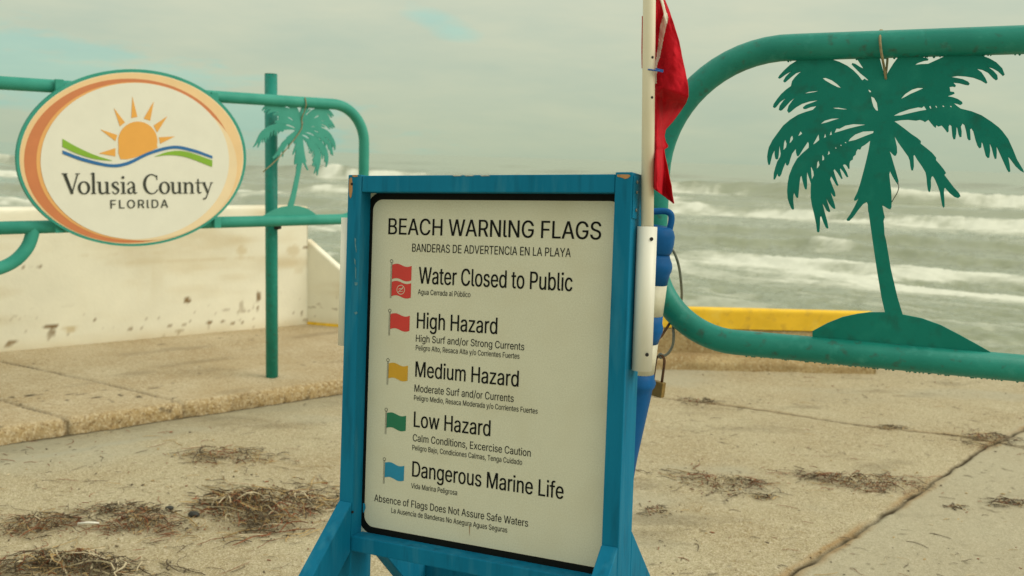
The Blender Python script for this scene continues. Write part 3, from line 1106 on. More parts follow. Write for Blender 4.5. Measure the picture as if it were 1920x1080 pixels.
OUT = [(z5, '525,100 525,172 440,225 380,280 330,335 318,358 332,365 350,355 400,318 465,282 435,305 395,345 370,390 380,403 395,398 450,350 500,310 558,290 530,310 490,350 460,390 448,440 400,475 350,520 310,570 275,620 266,650 278,662 295,655 340,600 400,558 370,590 335,640 325,680 340,690 360,682 400,640 440,595 495,552 460,590 425,640 410,690 425,712 445,700 500,655 560,620 640,595 725,583 670,605 600,630 570,655 575,672 600,672 650,652 706,643 670,680 600,700 520,730 440,780 370,840 310,920 260,990'),
       (z7, '225,196 215,240 208,290 212,340 222,375 235,372 245,330 260,270 283,225 283,270 290,310 305,320 318,312 325,270 332,175 345,260 340,290 310,340 290,400 275,460 272,520 285,522 300,495 312,460 318,488 335,493 350,470 365,420 385,370 395,350 400,375 415,382 430,360 440,320 460,260 497,212 500,250 510,285 525,285 540,265 570,215 620,140 630,160 628,200 570,250 510,310 465,390 430,480 415,560 410,640 415,710 430,760 450,810 470,830 480,818 472,740 472,690 480,655 495,690 510,710 522,705 528,640 535,560 545,495 555,485 565,530 580,590 592,620 608,622 612,580 610,500 612,445 630,500 650,560 648,620 648,700 660,780 685,880 705,980 712,1050 725,1056 737,1050 742,980 745,900 755,895 775,950 800,1005 815,1020 828,1012 815,940 790,850 768,765 785,790 810,835 835,853 847,845 830,790 805,708 830,760 860,800 885,820 900,815 890,770 850,650 870,680 885,697 900,690 895,650 870,590 845,520 855,490 880,530 905,575 918,588 930,580 915,540 895,480 880,430 890,418 920,455 945,495 960,518 972,512 960,475 945,420 950,410 975,440 1000,480 1015,500 1030,495 1015,450 985,395 975,375 995,368 1015,385 1030,415 1042,412 1042,360 1050,335 1075,320 1080,290 1105,270 1110,240 1125,215 1150,220 1165,190 1200,170 1250,130 1235,220 1210,330 1185,430 1150,560 1120,650 1085,720 1090,737 1110,735 1130,715 1095,790 1050,870 1012,925 1018,940 1040,940 1080,900 1130,830 1180,770 1215,750 1225,770 1230,850'),
       (zm, '1097,50 1118,200 1140,350 1165,500 1183,580 1100,580 1040,588 960,605 880,637 800,680 800,740 1100,775 1400,808 1745,845 1745,792 1680,755 1580,700 1480,648 1380,612 1278,592 1250,500 1215,350 1190,200'),
       (z8, '100,1080 95,990 90,940 97,915 103,905 90,850 78,785 100,795 130,815 158,825 170,800 172,740 168,640 155,540 148,470 155,438 180,490 210,540 232,572 245,560 240,530 215,440 185,340 165,270 152,235 175,260 200,283 215,280 228,250 225,190 205,100 203,88 240,150 290,220 340,290 355,330 362,390 372,430 388,430 397,390 395,320 393,280 405,275 430,320 480,390 515,450 525,500 530,570 540,630 550,650 562,640 570,590 568,530 575,495 590,488 610,520 640,590 660,650 672,720 685,790 697,808 707,795 705,720 700,650 705,610 715,608 760,660 810,700 845,710 868,690 855,660 800,600 740,520 705,475 722,455 700,420 660,370 620,325 622,300 580,250 520,200 465,158 468,132 430,100 370,60 300,5'),
       (z6, '240,825 200,797 270,785 340,782 420,790 460,782 490,792 510,805 545,782 575,820 600,850 618,862 625,835 645,850 680,840 710,875 735,910 748,900 748,850 760,830 778,845 782,890 788,950 800,980 815,978 825,920 828,850 838,870 850,930 862,958 878,955 880,900 872,850 890,818 910,835 925,890 940,970 955,990 970,985 968,930 965,880 980,868 1000,900 1020,980 1040,1040 1060,1070 1078,1062'),
       (z8, '1082,140 1095,160 1110,220 1125,280 1145,305 1160,300 1168,230 1163,150 1185,200 1205,280 1218,315 1232,310 1235,250 1232,180 1250,220 1300,330 1340,420 1358,448 1372,440 1365,370 1350,290 1370,310 1430,390 1480,435 1512,452 1500,420 1440,320 1400,220 1350,110 1290,30'),
       (z6, '1255,858 1180,800 1080,735 980,695 870,668 830,640 800,612 840,622 870,632 888,620 885,600 840,570 790,552 738,543 780,530 808,518 803,500 765,495 758,450 790,445 815,450 822,435 795,405 860,412 920,428 950,432 962,418 945,395 890,370 840,360 775,348 840,337 920,342 1000,355 1080,385 1130,415 1140,405 1120,360 1080,300 1032,265 1090,275 1150,305 1200,360 1230,382 1245,372 1240,330 1200,285 1148,248 1190,258 1250,290 1300,338 1315,325 1290,260 1230,200 1160,160 1080,130 1080,96 705,100 705,138 640,170 540,215 470,218 408,225 440,205 500,185 540,180 545,165 520,155 490,150 490,100 235,100 235,150 190,210 140,290 110,345 85,280 65,210 52,155 52,100'),
       (z5, '1110,100 1110,155 1150,215 1182,262 1150,248 1100,215 1070,207 1062,220 1090,250 1150,310 1200,350 1235,383 1215,380 1195,365 1170,382 1130,330 1080,280 1020,235 940,195 860,168 860,100')]
HOLES = [(z5, '770,360 800,357 860,380 910,415 955,458 920,450 860,420 800,385'), (z5, '583,515 630,498 735,487 690,500 640,508'),
         (z5, '1230,475 1250,482 1263,500 1245,503'), (z5, '1260,545 1290,560 1318,610 1330,690 1310,685 1285,650 1270,600'),
         (z5, '870,660 930,658 1025,675 980,676 900,668'), (z5, '750,822 790,790 860,770 940,766 880,785 810,808'),
         (z5, '890,912 910,870 940,872 1000,840 1080,825 1205,830 1120,848 1030,870 950,895'),
         (z5, '1030,1000 1050,970 1100,930 1180,900 1285,895 1280,915 1200,945 1100,985'), (z5, '840,938 855,895 862,930'),
         (z5, '782,965 795,920 803,955'), (z5, '672,1032 700,980 728,928 735,985 700,1015'), (z5, '522,945 545,898 562,920 545,935'),
         (z5, '433,1020 445,960 462,940 470,975 450,1005'), (z7, '372,225 378,150 390,118 405,160 400,195'),
         (z7, '710,410 715,350 728,330 738,375 722,400'), (z7, '765,330 768,270 785,300 783,322'), (z7, '820,275 832,230 843,258'),
         (z7, '660,520 650,400 655,395 675,440 680,480'), (z6, '268,568 310,520 380,475 440,458 495,460 430,490 360,520 310,548'),
         (z6, '193,740 250,710 350,675 440,655 480,660 500,642 525,680 460,690 350,715 260,737'),
         (z6, '552,645 565,640 575,668 560,666'), (z6, '612,640 625,640 635,660 622,658'), (z6, '683,635 700,638 708,652 690,650'),
         (z6, '760,638 775,640 784,655 768,652'), (z5, '993,1008 1005,1006 1008,1018 998,1016'), (z7, '948,172 956,168 962,178 954,182'),
         (z7, '896,200 904,196 910,206 902,210')]

# near gate plane from its lower rail
ra = on_z(1480, 651, ZB)
rb = on_z(1900, 689, ZB)
RD = unit([*(rb - ra)[:2], 0])
RN = np.array([RD[1], -RD[0], 0])          # towards the viewer
UPV = np.array([0, 0, 1.0])
TB = on_plane(1672, 588, ra, RN)           # foot of the palm trunk


def gate_st(px, py):
    q = on_plane(px, py, ra, RN) - TB
    return (q @ RD, q[2])


palm_outer = [gate_st(*f(p)) for f, s in OUT for p in pairs(s)]
palm_holes = [[gate_st(*f(p)) for p in pairs(s)] for f, s in HOLES]


def gate_frame_path(l_end, l_far, zt, r1, r2, ZB):
    """loop of pipe in gate coordinates (l along the gate, z): zt is the height line of the top rail"""
    P = [(l_far, zt(l_far)), ((l_far + l_end) / 2, zt((l_far + l_end) / 2)), (l_end - r1, zt(l_end - r1))]
    z1_ = zt(l_end - r1)
    for k in range(1, 17):
        an = math.pi / 2 * (1 - k / 16)
        P.append((l_end - r1 + r1 * math.cos(an), z1_ - r1 + r1 * math.sin(an)))
    for k in range(0, 17):
        an = -math.pi / 2 * k / 16
        P.append((l_end - r2 + r2 * math.cos(an), ZB + r2 + r2 * math.sin(an)))
    P.append((l_far, ZB))
    return P


def build_gate(name, O, D, l_end, l_far, sign, zt, r1, r2, RP, zb, paint, label):
    """O: point on the gate line, D: unit direction along it, the free end at l_end"""
    g = empty(name, Matrix.Translation((O[0], O[1], 0)))
    tag(g, label, 'gate')
    bm = bmesh.new()
    path = [np.array([D[0] * l * sign, D[1] * l * sign, z]) for l, z in gate_frame_path(l_end * sign, l_far * sign, lambda l: zt(l * sign), r1, r2, zb)]
    tube(bm, path, RP, 20)
    link('pipe_frame', bm_mesh(bm, 'pipe_frame'), paint, g, True)
    bm = bmesh.new()
    lf = l_far
    tube(bm, [(D[0] * lf, D[1] * lf, -0.05), (D[0] * lf, D[1] * lf, 2.05)], 0.045, 18)
    link('hinge_post', bm_mesh(bm, 'hinge_post'), paint, g, True)
    return g


# near gate: free end on the left, hinge beyond the right edge
endl = on_plane(1229, 400, ra, RN)
lr = lambda P: (P - ra) @ RD


def height_line(p, q, P, D, n):
    a_, b_ = on_plane(*p, P, n), on_plane(*q, P, n)
    la, lb = (a_ - P) @ D, (b_ - P) @ D
    return lambda l: a_[2] + (b_[2] - a_[2]) * (l - la) / (lb - la)


near_gate = build_gate('palm_gate', ra, RD, lr(endl), lr(on_plane(2600, 700, ra, RN)), -1,
                       height_line((1450, 90), (1900, 75), ra, RD, RN), 0.31, 0.22, 0.0315, ZB, TEAL,
                       'near teal pipe gate with a dark palm tree cutout, in front of the breaking waves')


def palm(parent, Opos, D, mirror, dy, paint=TEALP):
    k = -1 if mirror else 1
    loops = [[(a * k, b) for a, b in lp] for lp in [palm_outer] + palm_holes]
    holder = flat_shape('palm_cutout', loops, 0.007, paint, parent)
    me = holder.data
    n = np.array([D[1], -D[0], 0])
    # local x -> D, local y -> away from viewer, local z -> up
    M = frame_matrix(Opos + n * dy, D, -n, UPV)
    me.transform(M)
    return holder


palm(near_gate, TB - np.array([ra[0], ra[1], 0]), RD, False, 0.0)


def cord(px_list, P, n, off, rad, m, parent, O, name='tie_cord'):
    pts = []
    for (x, y, o) in px_list:
        pts.append(on_plane(x, y, P + n * (off + o), n) - np.array([O[0], O[1], 0]))
    return tube_obj(name, smooth_path(pts, 6), rad, m, parent, 8)


cord([(1651, 57, 0.0), (1650, 75, 0.038), (1652, 95, 0.040), (1655, 112, 0.036), (1658, 128, 0.012), (1661, 147, 0.004),
      (1661, 140, -0.008), (1664, 110, -0.036), (1662, 85, -0.040), (1655, 60, -0.028), (1651, 57, 0.0)], ra, RN, 0.0, 0.0028, ROPE, near_gate, ra)
cord([(1684, 341, 0.006), (1685, 352, 0.01), (1682, 362, 0.01), (1676, 372, 0.007), (1672, 379, 0.002)], ra, RN, 0.0, 0.0012, STEEL, near_gate, ra, 'wire_end')

# rain drops hanging under the near gate's rails
bm = bmesh.new()
rgd = np.random.default_rng(3)
zl = height_line((1450, 90), (1900, 75), ra, RD, RN)
for k in range(150):
    l = rgd.uniform(lr(on_plane(1400, 650, ra, RN)), lr(on_plane(1990, 695, ra, RN)))
    zz_ = (zl(l) if k % 3 == 0 else ZB) - 0.0315
    r_ = 0.0012 + 0.0018 * rgd.random()
    g = bmesh.ops.create_icosphere(bm, subdivisions=2, radius=r_, matrix=Matrix.Translation((RD[0] * l, RD[1] * l, zz_)) @ Matrix.Diagonal((1, 1, 1.2, 1)))
dr_ = link('water_drops', bm_mesh(bm, 'water_drops'), TEAL, near_gate, True)
dr_['kind'] = 'stuff'

# far gate
ZBF = 1.083
fa = on_z(20, 427, ZBF)
fb = on_z(600, 412, ZBF)
FD = unit([*(fb - fa)[:2], 0])
FN = np.array([FD[1], -FD[0], 0])
lf = lambda P: (P - fa) @ FD
fend = on_plane(682, 330, fa, FN)
far_gate = build_gate('palm_gate', fa, FD, lf(fend), lf(on_plane(-420, 420, fa, FN)), 1,
                      height_line((20, 156.5), (590, 193), fa, FD, FN), 0.23, 0.17, 0.0325, ZBF, PALETEAL,
                      'far teal pipe gate with a pale green palm cutout, carrying the oval county sign')
ft = on_plane(546, 386, fa, FN)
palm(far_gate, ft - np.array([fa[0], fa[1], 0]), FD, True, 0.0, PALETEALP)
# curved brace under the far gate
br = []
for (x, y) in ((62, 425), (60, 440), (52, 462), (36, 482), (16, 496), (-10, 506), (-60, 522), (-140, 545)):
    br.append(on_plane(x, y, fa, FN) - np.array([fa[0], fa[1], 0]))
tube_obj('curved_brace', smooth_path(br, 5), 0.032, PALETEAL, far_gate, 16)
cord([(572, 183, 0.03), (574, 196, 0.04), (571, 208, 0.025), (566, 222, 0.008), (566, 238, 0.006), (560, 250, 0.008), (545, 270, 0.008),
      (528, 290, 0.008), (512, 306, 0.01), (498, 318, 0.008), (494, 322, -0.05)], fa, FN, 0.0, 0.0032, ROPE, far_gate, fa)

# post on the sidewalk that the far gate rests against
pp = on_z(510, 707, HW)
gy = on_plane(508, 420, fa, FN)
pp = on_y(510, 707, max(pp[1], gy[1] + 0.13))
pp[2] = HW
ptop_y = pp[1]
bm = bmesh.new()
ztop = on_y(505, 140, pp[1])[2]
tube(bm, [(0, 0, -0.1), (0, 0, ztop - HW)], 0.0375, 24)
post = empty('gate_post', Matrix.Translation((pp[0], pp[1], HW)))
tag(post, 'plain upright teal steel post standing on the sidewalk behind the far gate', 'post')
link('tube', bm_mesh(bm, 'tube'), TEAL, post, True)
bm = bmesh.new()
tube(bm, [(0, 0, ztop - HW + 0.0005), (0, 0, ztop - HW + 0.006)], 0.036, 24)
link('end_cap', bm_mesh(bm, 'end_cap'), TEALP, post, True)
q = on_y(519, 426, pp[1]) - np.array([pp[0], pp[1], HW])
bm = bmesh.new()
box(bm, q + np.array([-0.03, -0.03, -0.012]), q + np.array([0.022, 0.03, 0.012]), 0.003)
link('bolt_bracket', bm_mesh(bm, 'bolt_bracket'), HOLE, post)

# ------------------------------------------------------------------ oval county sign
OVP = fa + FN * 0.06
oc = on_plane(246, 295, OVP, FN)


def z1(p): return (p[0] / 2.4545, 100 + p[1] / 2.4545)


def ov(p):
    q = on_plane(*z1(p), OVP, FN) - oc
    return (q @ FD, q[2])


oval = empty('county_sign', frame_matrix(oc, FD, -FN, UPV))
tag(oval, 'oval county sign with an orange sun over blue and green waves, on the far gate', 'sign')


def ellipse(cx, cy, rx, ry, n=96):
    return [ov((cx + rx * math.cos(2 * math.pi * k / n), cy + ry * math.sin(2 * math.pi * k / n))) for k in range(n)]


def layer(name, loops, k, m, parent, depth=0.0008):
    return flat_shape(name, loops, depth, m, parent, (0, -0.014 - k * 0.0009, 0))


rim = flat_shape('backing_rim', [ellipse(600, 480, 528, 407)], 0.026, PALETEAL, oval, (0, 0, 0))
face = layer('sign_face', [ellipse(600, 482, 515, 394)], 0, O_PALE2, oval)
layer('orange_ring', [ellipse(600, 483, 510, 391)], 1, O_PALE, face)
layer('rust_crescent', [ellipse(586, 494, 480, 377)], 2, O_RUST, face)
layer('orange_crescent', [ellipse(606, 496, 444, 363)], 3, O_MID, face)
layer('pale_crescent', [ellipse(652, 520, 432, 340)], 4, O_PALE2, face)
layer('white_field', [ellipse(614, 495, 433, 359)], 5, CREAMSIGN, face)

sunp = []
for k in range(0, 25):
    an = math.radians(200 - k * (220 / 24))
    sunp.append((628 + 92 * math.cos(an), 408 - 94 * math.sin(an)))
sunp = [p for p in sunp if p[1] < 440]
disc = [(548, 487), (538, 460)] + [(627 + 90 * math.cos(math.radians(a)), 404 - 90 * math.sin(math.radians(a))) for a in range(190, -20, -7)] + \
       [(719, 434), (690, 448), (650, 466), (610, 480), (580, 487)]
emb = layer('sun_emblem', [[ov(p) for p in disc]], 7, SUNORG, face)
for s in ('448,460 524,436 524,474', '455,350 533,376 524,404', '517,252 568,318 545,336', '602,200 625,292 597,298',
          '700,222 684,310 654,300', '762,290 716,364 700,332', '797,382 730,416 724,386'):
    layer('sun_ray', [[ov(p) for p in pairs(s)]], 7, SUNORG, face)


def band_poly(top, bot):
    return [ov(p) for p in top] + [ov(p) for p in bot[::-1]]


cs = lambda s: [tuple(p) for p in smooth_path([(a, b) for a, b in pairs(s)], 8)]
layer('blue_wave', [band_poly(cs('281,446 380,482 500,509 580,498 680,452 790,425 880,440 970,472'),
                              cs('281,462 380,498 500,523 582,513 680,467 790,439 880,454 970,484'))], 8, WAVEB, face)
layer('green_wave', [band_poly(cs('281,393 350,432 430,468 510,493'), cs('281,430 350,462 430,486 505,494'))], 8, WAVEG, face)
layer('green_wave', [band_poly(cs('705,474 770,452 850,452 969,492'), cs('705,475 770,468 850,478 968,522'))], 8, WAVEG, face)


# serif lettering, drawn stroke by stroke (unit: capital height 1)
def stroke(pts, ws):
    P = [np.array(p, float) for p in pts]
    n = len(P)
    ws = ws if hasattr(ws, '__len__') else [ws] * n
    Lf, Rt = [], []
    for i in range(n):
        t = unit(P[min(i + 1, n - 1)] - P[max(i - 1, 0)])
        nn = np.array([-t[1], t[0]])
        Lf.append(P[i] + nn * ws[i] / 2)
        Rt.append(P[i] - nn * ws[i] / 2)
    return [('quad', Lf, Rt)]


def arc(cx, cy, rx, ry, a0, a1, wf, n=18):
    pts, ws = [], []
    for k in range(n + 1):
        a = math.radians(a0 + (a1 - a0) * k / n)
        pts.append((cx + rx * math.cos(a), cy + ry * math.sin(a)))
        ws.append(wf(a))
    return stroke(pts, ws)


def serif(x, y, w=0.22, h=0.04):
    return stroke([(x - w / 2, y), (x + w / 2, y)], h)


TK, TN = 0.125, 0.05
thick = lambda a: TN + (TK - TN) * abs(math.cos(a)) ** 1.3


def sp_(pts, ws):
    pts = smooth_path(pts, 6)
    w = np.interp(np.linspace(0, 1, len(pts)), np.linspace(0, 1, len(ws)), ws)
    return stroke(pts, list(w))


XH = 0.60
GL = {
    'V': (0.80, stroke([(0.10, 0.98), (0.43, 0.0)], [0.15, 0.12]) + stroke([(0.41, 0.0), (0.70, 0.98)], [0.05, 0.06]) + serif(0.10, 0.98, 0.27) + serif(0.70, 0.98, 0.22)),
    'o': (0.60, arc(0.30, 0.30, 0.225, 0.295, 0, 360, thick, 36)),
    'l': (0.30, stroke([(0.15, 0), (0.15, 1.04)], 0.115) + serif(0.15, 0.02, 0.26) + stroke([(0.03, 0.98), (0.15, 1.03)], 0.05)),
    'u': (0.66, stroke([(0.14, 0.59), (0.14, 0.2)], 0.115) + sp_([(0.14, 0.22), (0.17, 0.07), (0.28, 0.02), (0.42, 0.08), (0.5, 0.17)], [0.115, 0.11, 0.08, 0.05, 0.045])
          + stroke([(0.50, 0), (0.50, 0.59)], 0.115) + serif(0.08, 0.585, 0.17) + serif(0.45, 0.585, 0.14) + serif(0.56, 0.02, 0.16)),
    's': (0.47, sp_([(0.38, 0.44), (0.33, 0.57), (0.22, 0.58), (0.11, 0.49), (0.16, 0.37), (0.28, 0.28), (0.38, 0.18), (0.31, 0.03), (0.18, 0.01), (0.08, 0.12)],
                    [0.05, 0.05, 0.055, 0.09, 0.12, 0.13, 0.12, 0.09, 0.055, 0.05, 0.05])),
    'i': (0.31, stroke([(0.16, 0), (0.16, 0.59)], 0.115) + serif(0.16, 0.02, 0.27) + serif(0.08, 0.575, 0.13) + arc(0.15, 0.82, 0.035, 0.035, 0, 360, lambda a: 0.075, 14)),
    'a': (0.55, sp_([(0.07, 0.46), (0.14, 0.57), (0.27, 0.59), (0.36, 0.5), (0.37, 0.38)], [0.08, 0.05, 0.05, 0.09, 0.115]) + stroke([(0.37, 0.40), (0.37, 0.10), (0.42, 0.02), (0.53, 0.05)], [0.115, 0.115, 0.09, 0.04])
          + sp_([(0.37, 0.35), (0.22, 0.30), (0.10, 0.20), (0.11, 0.07), (0.20, 0.02), (0.30, 0.07), (0.36, 0.13)], [0.05, 0.05, 0.1, 0.11, 0.06, 0.05, 0.05])),
    'C': (0.82, arc(0.46, 0.49, 0.37, 0.49, 48, 318, lambda a: 0.055 + 0.085 * max(0, -math.cos(a)) ** 1.2, 36) + stroke([(0.72, 0.95), (0.73, 0.70)], [0.05, 0.04]) + stroke([(0.70, 0.16), (0.77, 0.22)], 0.045)),
    'n': (0.66, stroke([(0.15, 0), (0.15, 0.59)], 0.115) + serif(0.15, 0.02, 0.25) + serif(0.08, 0.575, 0.14)
          + sp_([(0.17, 0.44), (0.28, 0.55), (0.40, 0.57), (0.50, 0.47), (0.51, 0.36)], [0.045, 0.055, 0.08, 0.11, 0.115]) + stroke([(0.51, 0.38), (0.51, 0)], 0.115) + serif(0.51, 0.02, 0.25)),
    't': (0.40, stroke([(0.18, 0.78), (0.18, 0.14), (0.23, 0.02), (0.37, 0.06)], [0.06, 0.115, 0.09, 0.04]) + stroke([(0.03, 0.57), (0.36, 0.57)], 0.05)),
    'y': (0.60, stroke([(0.09, 0.58), (0.32, 0.02)], [0.13, 0.10]) + sp_([(0.53, 0.58), (0.40, 0.25), (0.28, -0.08), (0.17, -0.27), (0.05, -0.28)], [0.05, 0.05, 0.055, 0.07, 0.085]) + serif(0.09, 0.58, 0.22) + serif(0.53, 0.58, 0.17)),
    ' ': (0.27, []),
}


def serif_text(name, body, left, right, base_l, cap, m, parent, y):
    adv = 0
    quads = []
    for ch in body:
        w, g = GL[ch]
        for i, (_, Lp, Rp) in enumerate(g):
            quads.append((adv, i, Lp, Rp))
        adv += w - (0.12 if ch == 'V' else 0)
    xmax = adv - 0.05
    sx_ = (right - left) / xmax
    bm = bmesh.new()
    for (o, i, Lp, Rp) in quads:
        dy = y - 0.00012 * i
        A_ = [bm.verts.new((left + (o + p[0]) * sx_, dy, base_l + p[1] * cap)) for p in Lp]
        B_ = [bm.verts.new((left + (o + p[0]) * sx_, dy, base_l + p[1] * cap)) for p in Rp]
        for k in range(len(A_) - 1):
            bm.faces.new((A_[k], A_[k + 1], B_[k + 1], B_[k]))
    me = bpy.data.meshes.new(name)
    bm.to_mesh(me)
    bm.free()
    return link(name, me, m, parent)


yl_ = -0.0225
tl = ov((283, 645))
tr = ov((968, 645))
capz = ov((300, 550))[1] - ov((300, 645))[1]
serif_text('lettering', 'Volusia County', tl[0], tr[0], (tl[1] + tr[1]) / 2, capz, INK, face, yl_)
fl = ov((502, 711))
fr_ = ov((766, 711))
text_mesh('lettering', 'FLORIDA', fl[0], fr_[0], (fl[1] + fr_[1]) / 2, ov((520, 672))[1] - ov((520, 711))[1], INK, face, yl_, 0.008, 1.18)
# clamps that hold the oval to the rails
for (px, py) in ((105, 160), (395, 183), (105, 425), (400, 417)):
    q = on_plane(px, py, fa, FN) - oc
    bm = bmesh.new()
    c0 = np.array([q @ FD, 0.06, q[2]])
    box(bm, c0 + np.array([-0.02, -0.055, -0.028]), c0 + np.array([0.02, -0.036, 0.028]), 0.003)
    link('clamp', bm_mesh(bm, 'clamp'), PALETEAL, oval)

# ------------------------------------------------------------------ beach warning sign (easel of painted 2x4)
su = unit(3773 * CR - 190 * CU - 1800 * fw)
sv = 0.034 * CR + CU - 0.0344 * fw
sv = unit(sv - su * (su @ sv))
sn = np.cross(su, sv)                      # faces the viewer
SP = EYE + ray(920, 700) * 2.2
TG = -SP[2] / sv[2]                        # frame coordinate of the ground
SO = SP + sv * TG
sign = empty('warning_sign', frame_matrix(SO, su, -sn, sv))
tag(sign, 'blue painted wooden easel sign board listing beach warning flags', 'sign')
ZOF = -TG                                  # local z = t + ZOF


def sw(px, py, w=0.0):
    q = on_plane(px, py, SP + sn * w, sn) - SP
    return q @ su, q @ sv


FRW = 0.042                                # posts stand proud of the panel
BKW = -0.047
sL = sw(651, 400, FRW)[0]
sR = sw(1184, 380, FRW)[0]
tT = sw(900, 327, FRW)[1]
tBt = -0.4185
PW = 0.038


def part_box(name, lo, hi, m=BLUE, parent=None, bevel=0.0025, zo=ZOF):
    bm = bmesh.new()
    box(bm, (lo[0], lo[1], lo[2] + zo), (hi[0], hi[1], hi[2] + zo), bevel)
    return link(name, bm_mesh(bm, name), m, parent or sign)


postL = part_box('post', (sL, -FRW, TG + 0.03), (sL + PW, -BKW, tT + 0.001))
postR = part_box('post', (sR - PW, -FRW, TG + 0.03), (sR, -BKW, tT + 0.003))
IL, IR = sL + PW, sR - PW
part_box('top_rail', (IL + 0.001, -FRW + 0.002, tT - 0.040), (IR - 0.001, -BKW - 0.01, tT - 0.001))
part_box('bottom_rail', (IL + 0.001 - 0.0, -FRW - 0.002, tBt - 0.037), (IR - 0.001, -BKW - 0.01, tBt))
# bare wood where the paint has come off


def chip(px_pts, w, parent, m=WOOD):
    lp = [sw(x, y, w) for x, y in px_pts]
    lp = [(a, b + ZOF) for a, b in lp]
    return flat_shape('bare_patch', [lp], 0.0006, m, parent, (0, -w - 0.0005, 0))


chip([(655, 336), (657, 333), (660, 333), (661, 345), (661, 358), (659, 369), (657, 372), (655, 366), (654, 350)], FRW, postL)
chip([(661, 328.5), (670, 328.2), (671, 331), (665, 332), (661, 331)], FRW, postL)
chip([(1157, 327.5), (1168, 327), (1180, 327.5), (1182, 330), (1178, 334), (1172, 335.5), (1166, 333), (1158, 331.5)], FRW, postR)
chip([(665, 446), (668, 448), (667, 456), (669, 470), (668, 474), (666, 462)], FRW, postL, FADE)
chip([(664, 484), (667, 488), (667, 498), (665, 494)], FRW, postL, FADE)
chip([(665, 529), (671, 530), (670, 535), (666, 535)], FRW, postL, FADE)
chip([(664, 586), (669, 584), (671, 587), (667, 590)], FRW, postL, FADE)
chip([(666, 500), (668, 502), (668, 524), (666.5, 520)], FRW, postL, FADE)
for x in (848, 870, 900):
    chip([(x, 329), (x + 14, 328.5), (x + 20, 329.8), (x + 4, 330.3)], FRW - 0.002, sign, PEEL)

# the printed panel
pn = part_box('sign_panel', (sL + PW - 0.006, -0.0, -0.445), (sR - PW + 0.006, 0.006, 0.438), PANEL, None, 0.0)


def rrect(x0, x1, z0, z1, r, n=8):
    P = []
    for cx, cz, a0 in ((x1 - r, z1 - r, 0), (x0 + r, z1 - r, 90), (x0 + r, z0 + r, 180), (x1 - r, z0 + r, 270)):
        for k in range(n + 1):
            a = math.radians(a0 + 90 * k / n)
            P.append((cx + r * math.cos(a), cz + ZOF + r * math.sin(a)))
    return P


flat_shape('black_border', [rrect(-0.351, 0.3185, -0.4205, 0.4135, 0.044), rrect(-0.3335, 0.301, -0.403, 0.3957, 0.027)],
           0.0006, BLACK, pn, (0, -0.0006, 0))
LINES = [('BEACH WARNING FLAGS', -0.2875, 0.2558, 0.3124, 0.0385), ('BANDERAS DE ADVERTENCIA EN LA PLAYA', -0.2195, 0.187, 0.2725, 0.0192),
         ('Water Closed to Public', -0.1985, 0.1934, 0.1975, 0.0395), ('Agua Cerrada al P\u00fablico', -0.1998, -0.0589, 0.1718, 0.0122),
         ('High Hazard', -0.2, 0.0128, 0.0910, 0.0378), ('High Surf and/or Strong Currents', -0.2016, 0.0826, 0.0590, 0.0165),
         ('Peligro Alto, Resaca Alta y/o Corrientes Fuertes', -0.201, 0.0714, 0.0388, 0.0122), ('Medium Hazard', -0.2, 0.0711, -0.0245, 0.0365),
         ('Moderate Surf and/or Currents', -0.2013, 0.0605, -0.0605, 0.0172), ('Peligro Medio, Resaca Moderada y/o Corrientes Fuertes', -0.2018, 0.1209, -0.081, 0.0122),
         ('Low Hazard', -0.2, 0.004, -0.1448, 0.0368), ('Calm Conditions, Excercise Caution', -0.2016, 0.1075, -0.1792, 0.0170),
         ('Peligro Bajo, Condiciones Calmas, Tenga Cuidado', -0.2022, 0.0871, -0.2005, 0.0122), ('Dangerous Marine Life', -0.2003, 0.19, -0.2642, 0.037),
         ('Vida Marina Peligrosa', -0.2022, -0.0771, -0.2925, 0.0122), ('Absence of Flags Does Not Assure Safe Waters', -0.3057, 0.107, -0.3386, 0.0170),
         ('La Ausencia de Banderas No Asegura Aguas Seguras', -0.2556, 0.0556, -0.36, 0.0124)]
for body, l, r, b, c in LINES:
    text_mesh('lettering', body, l, r, b + ZOF, c, BLACK, pn, -0.0007)


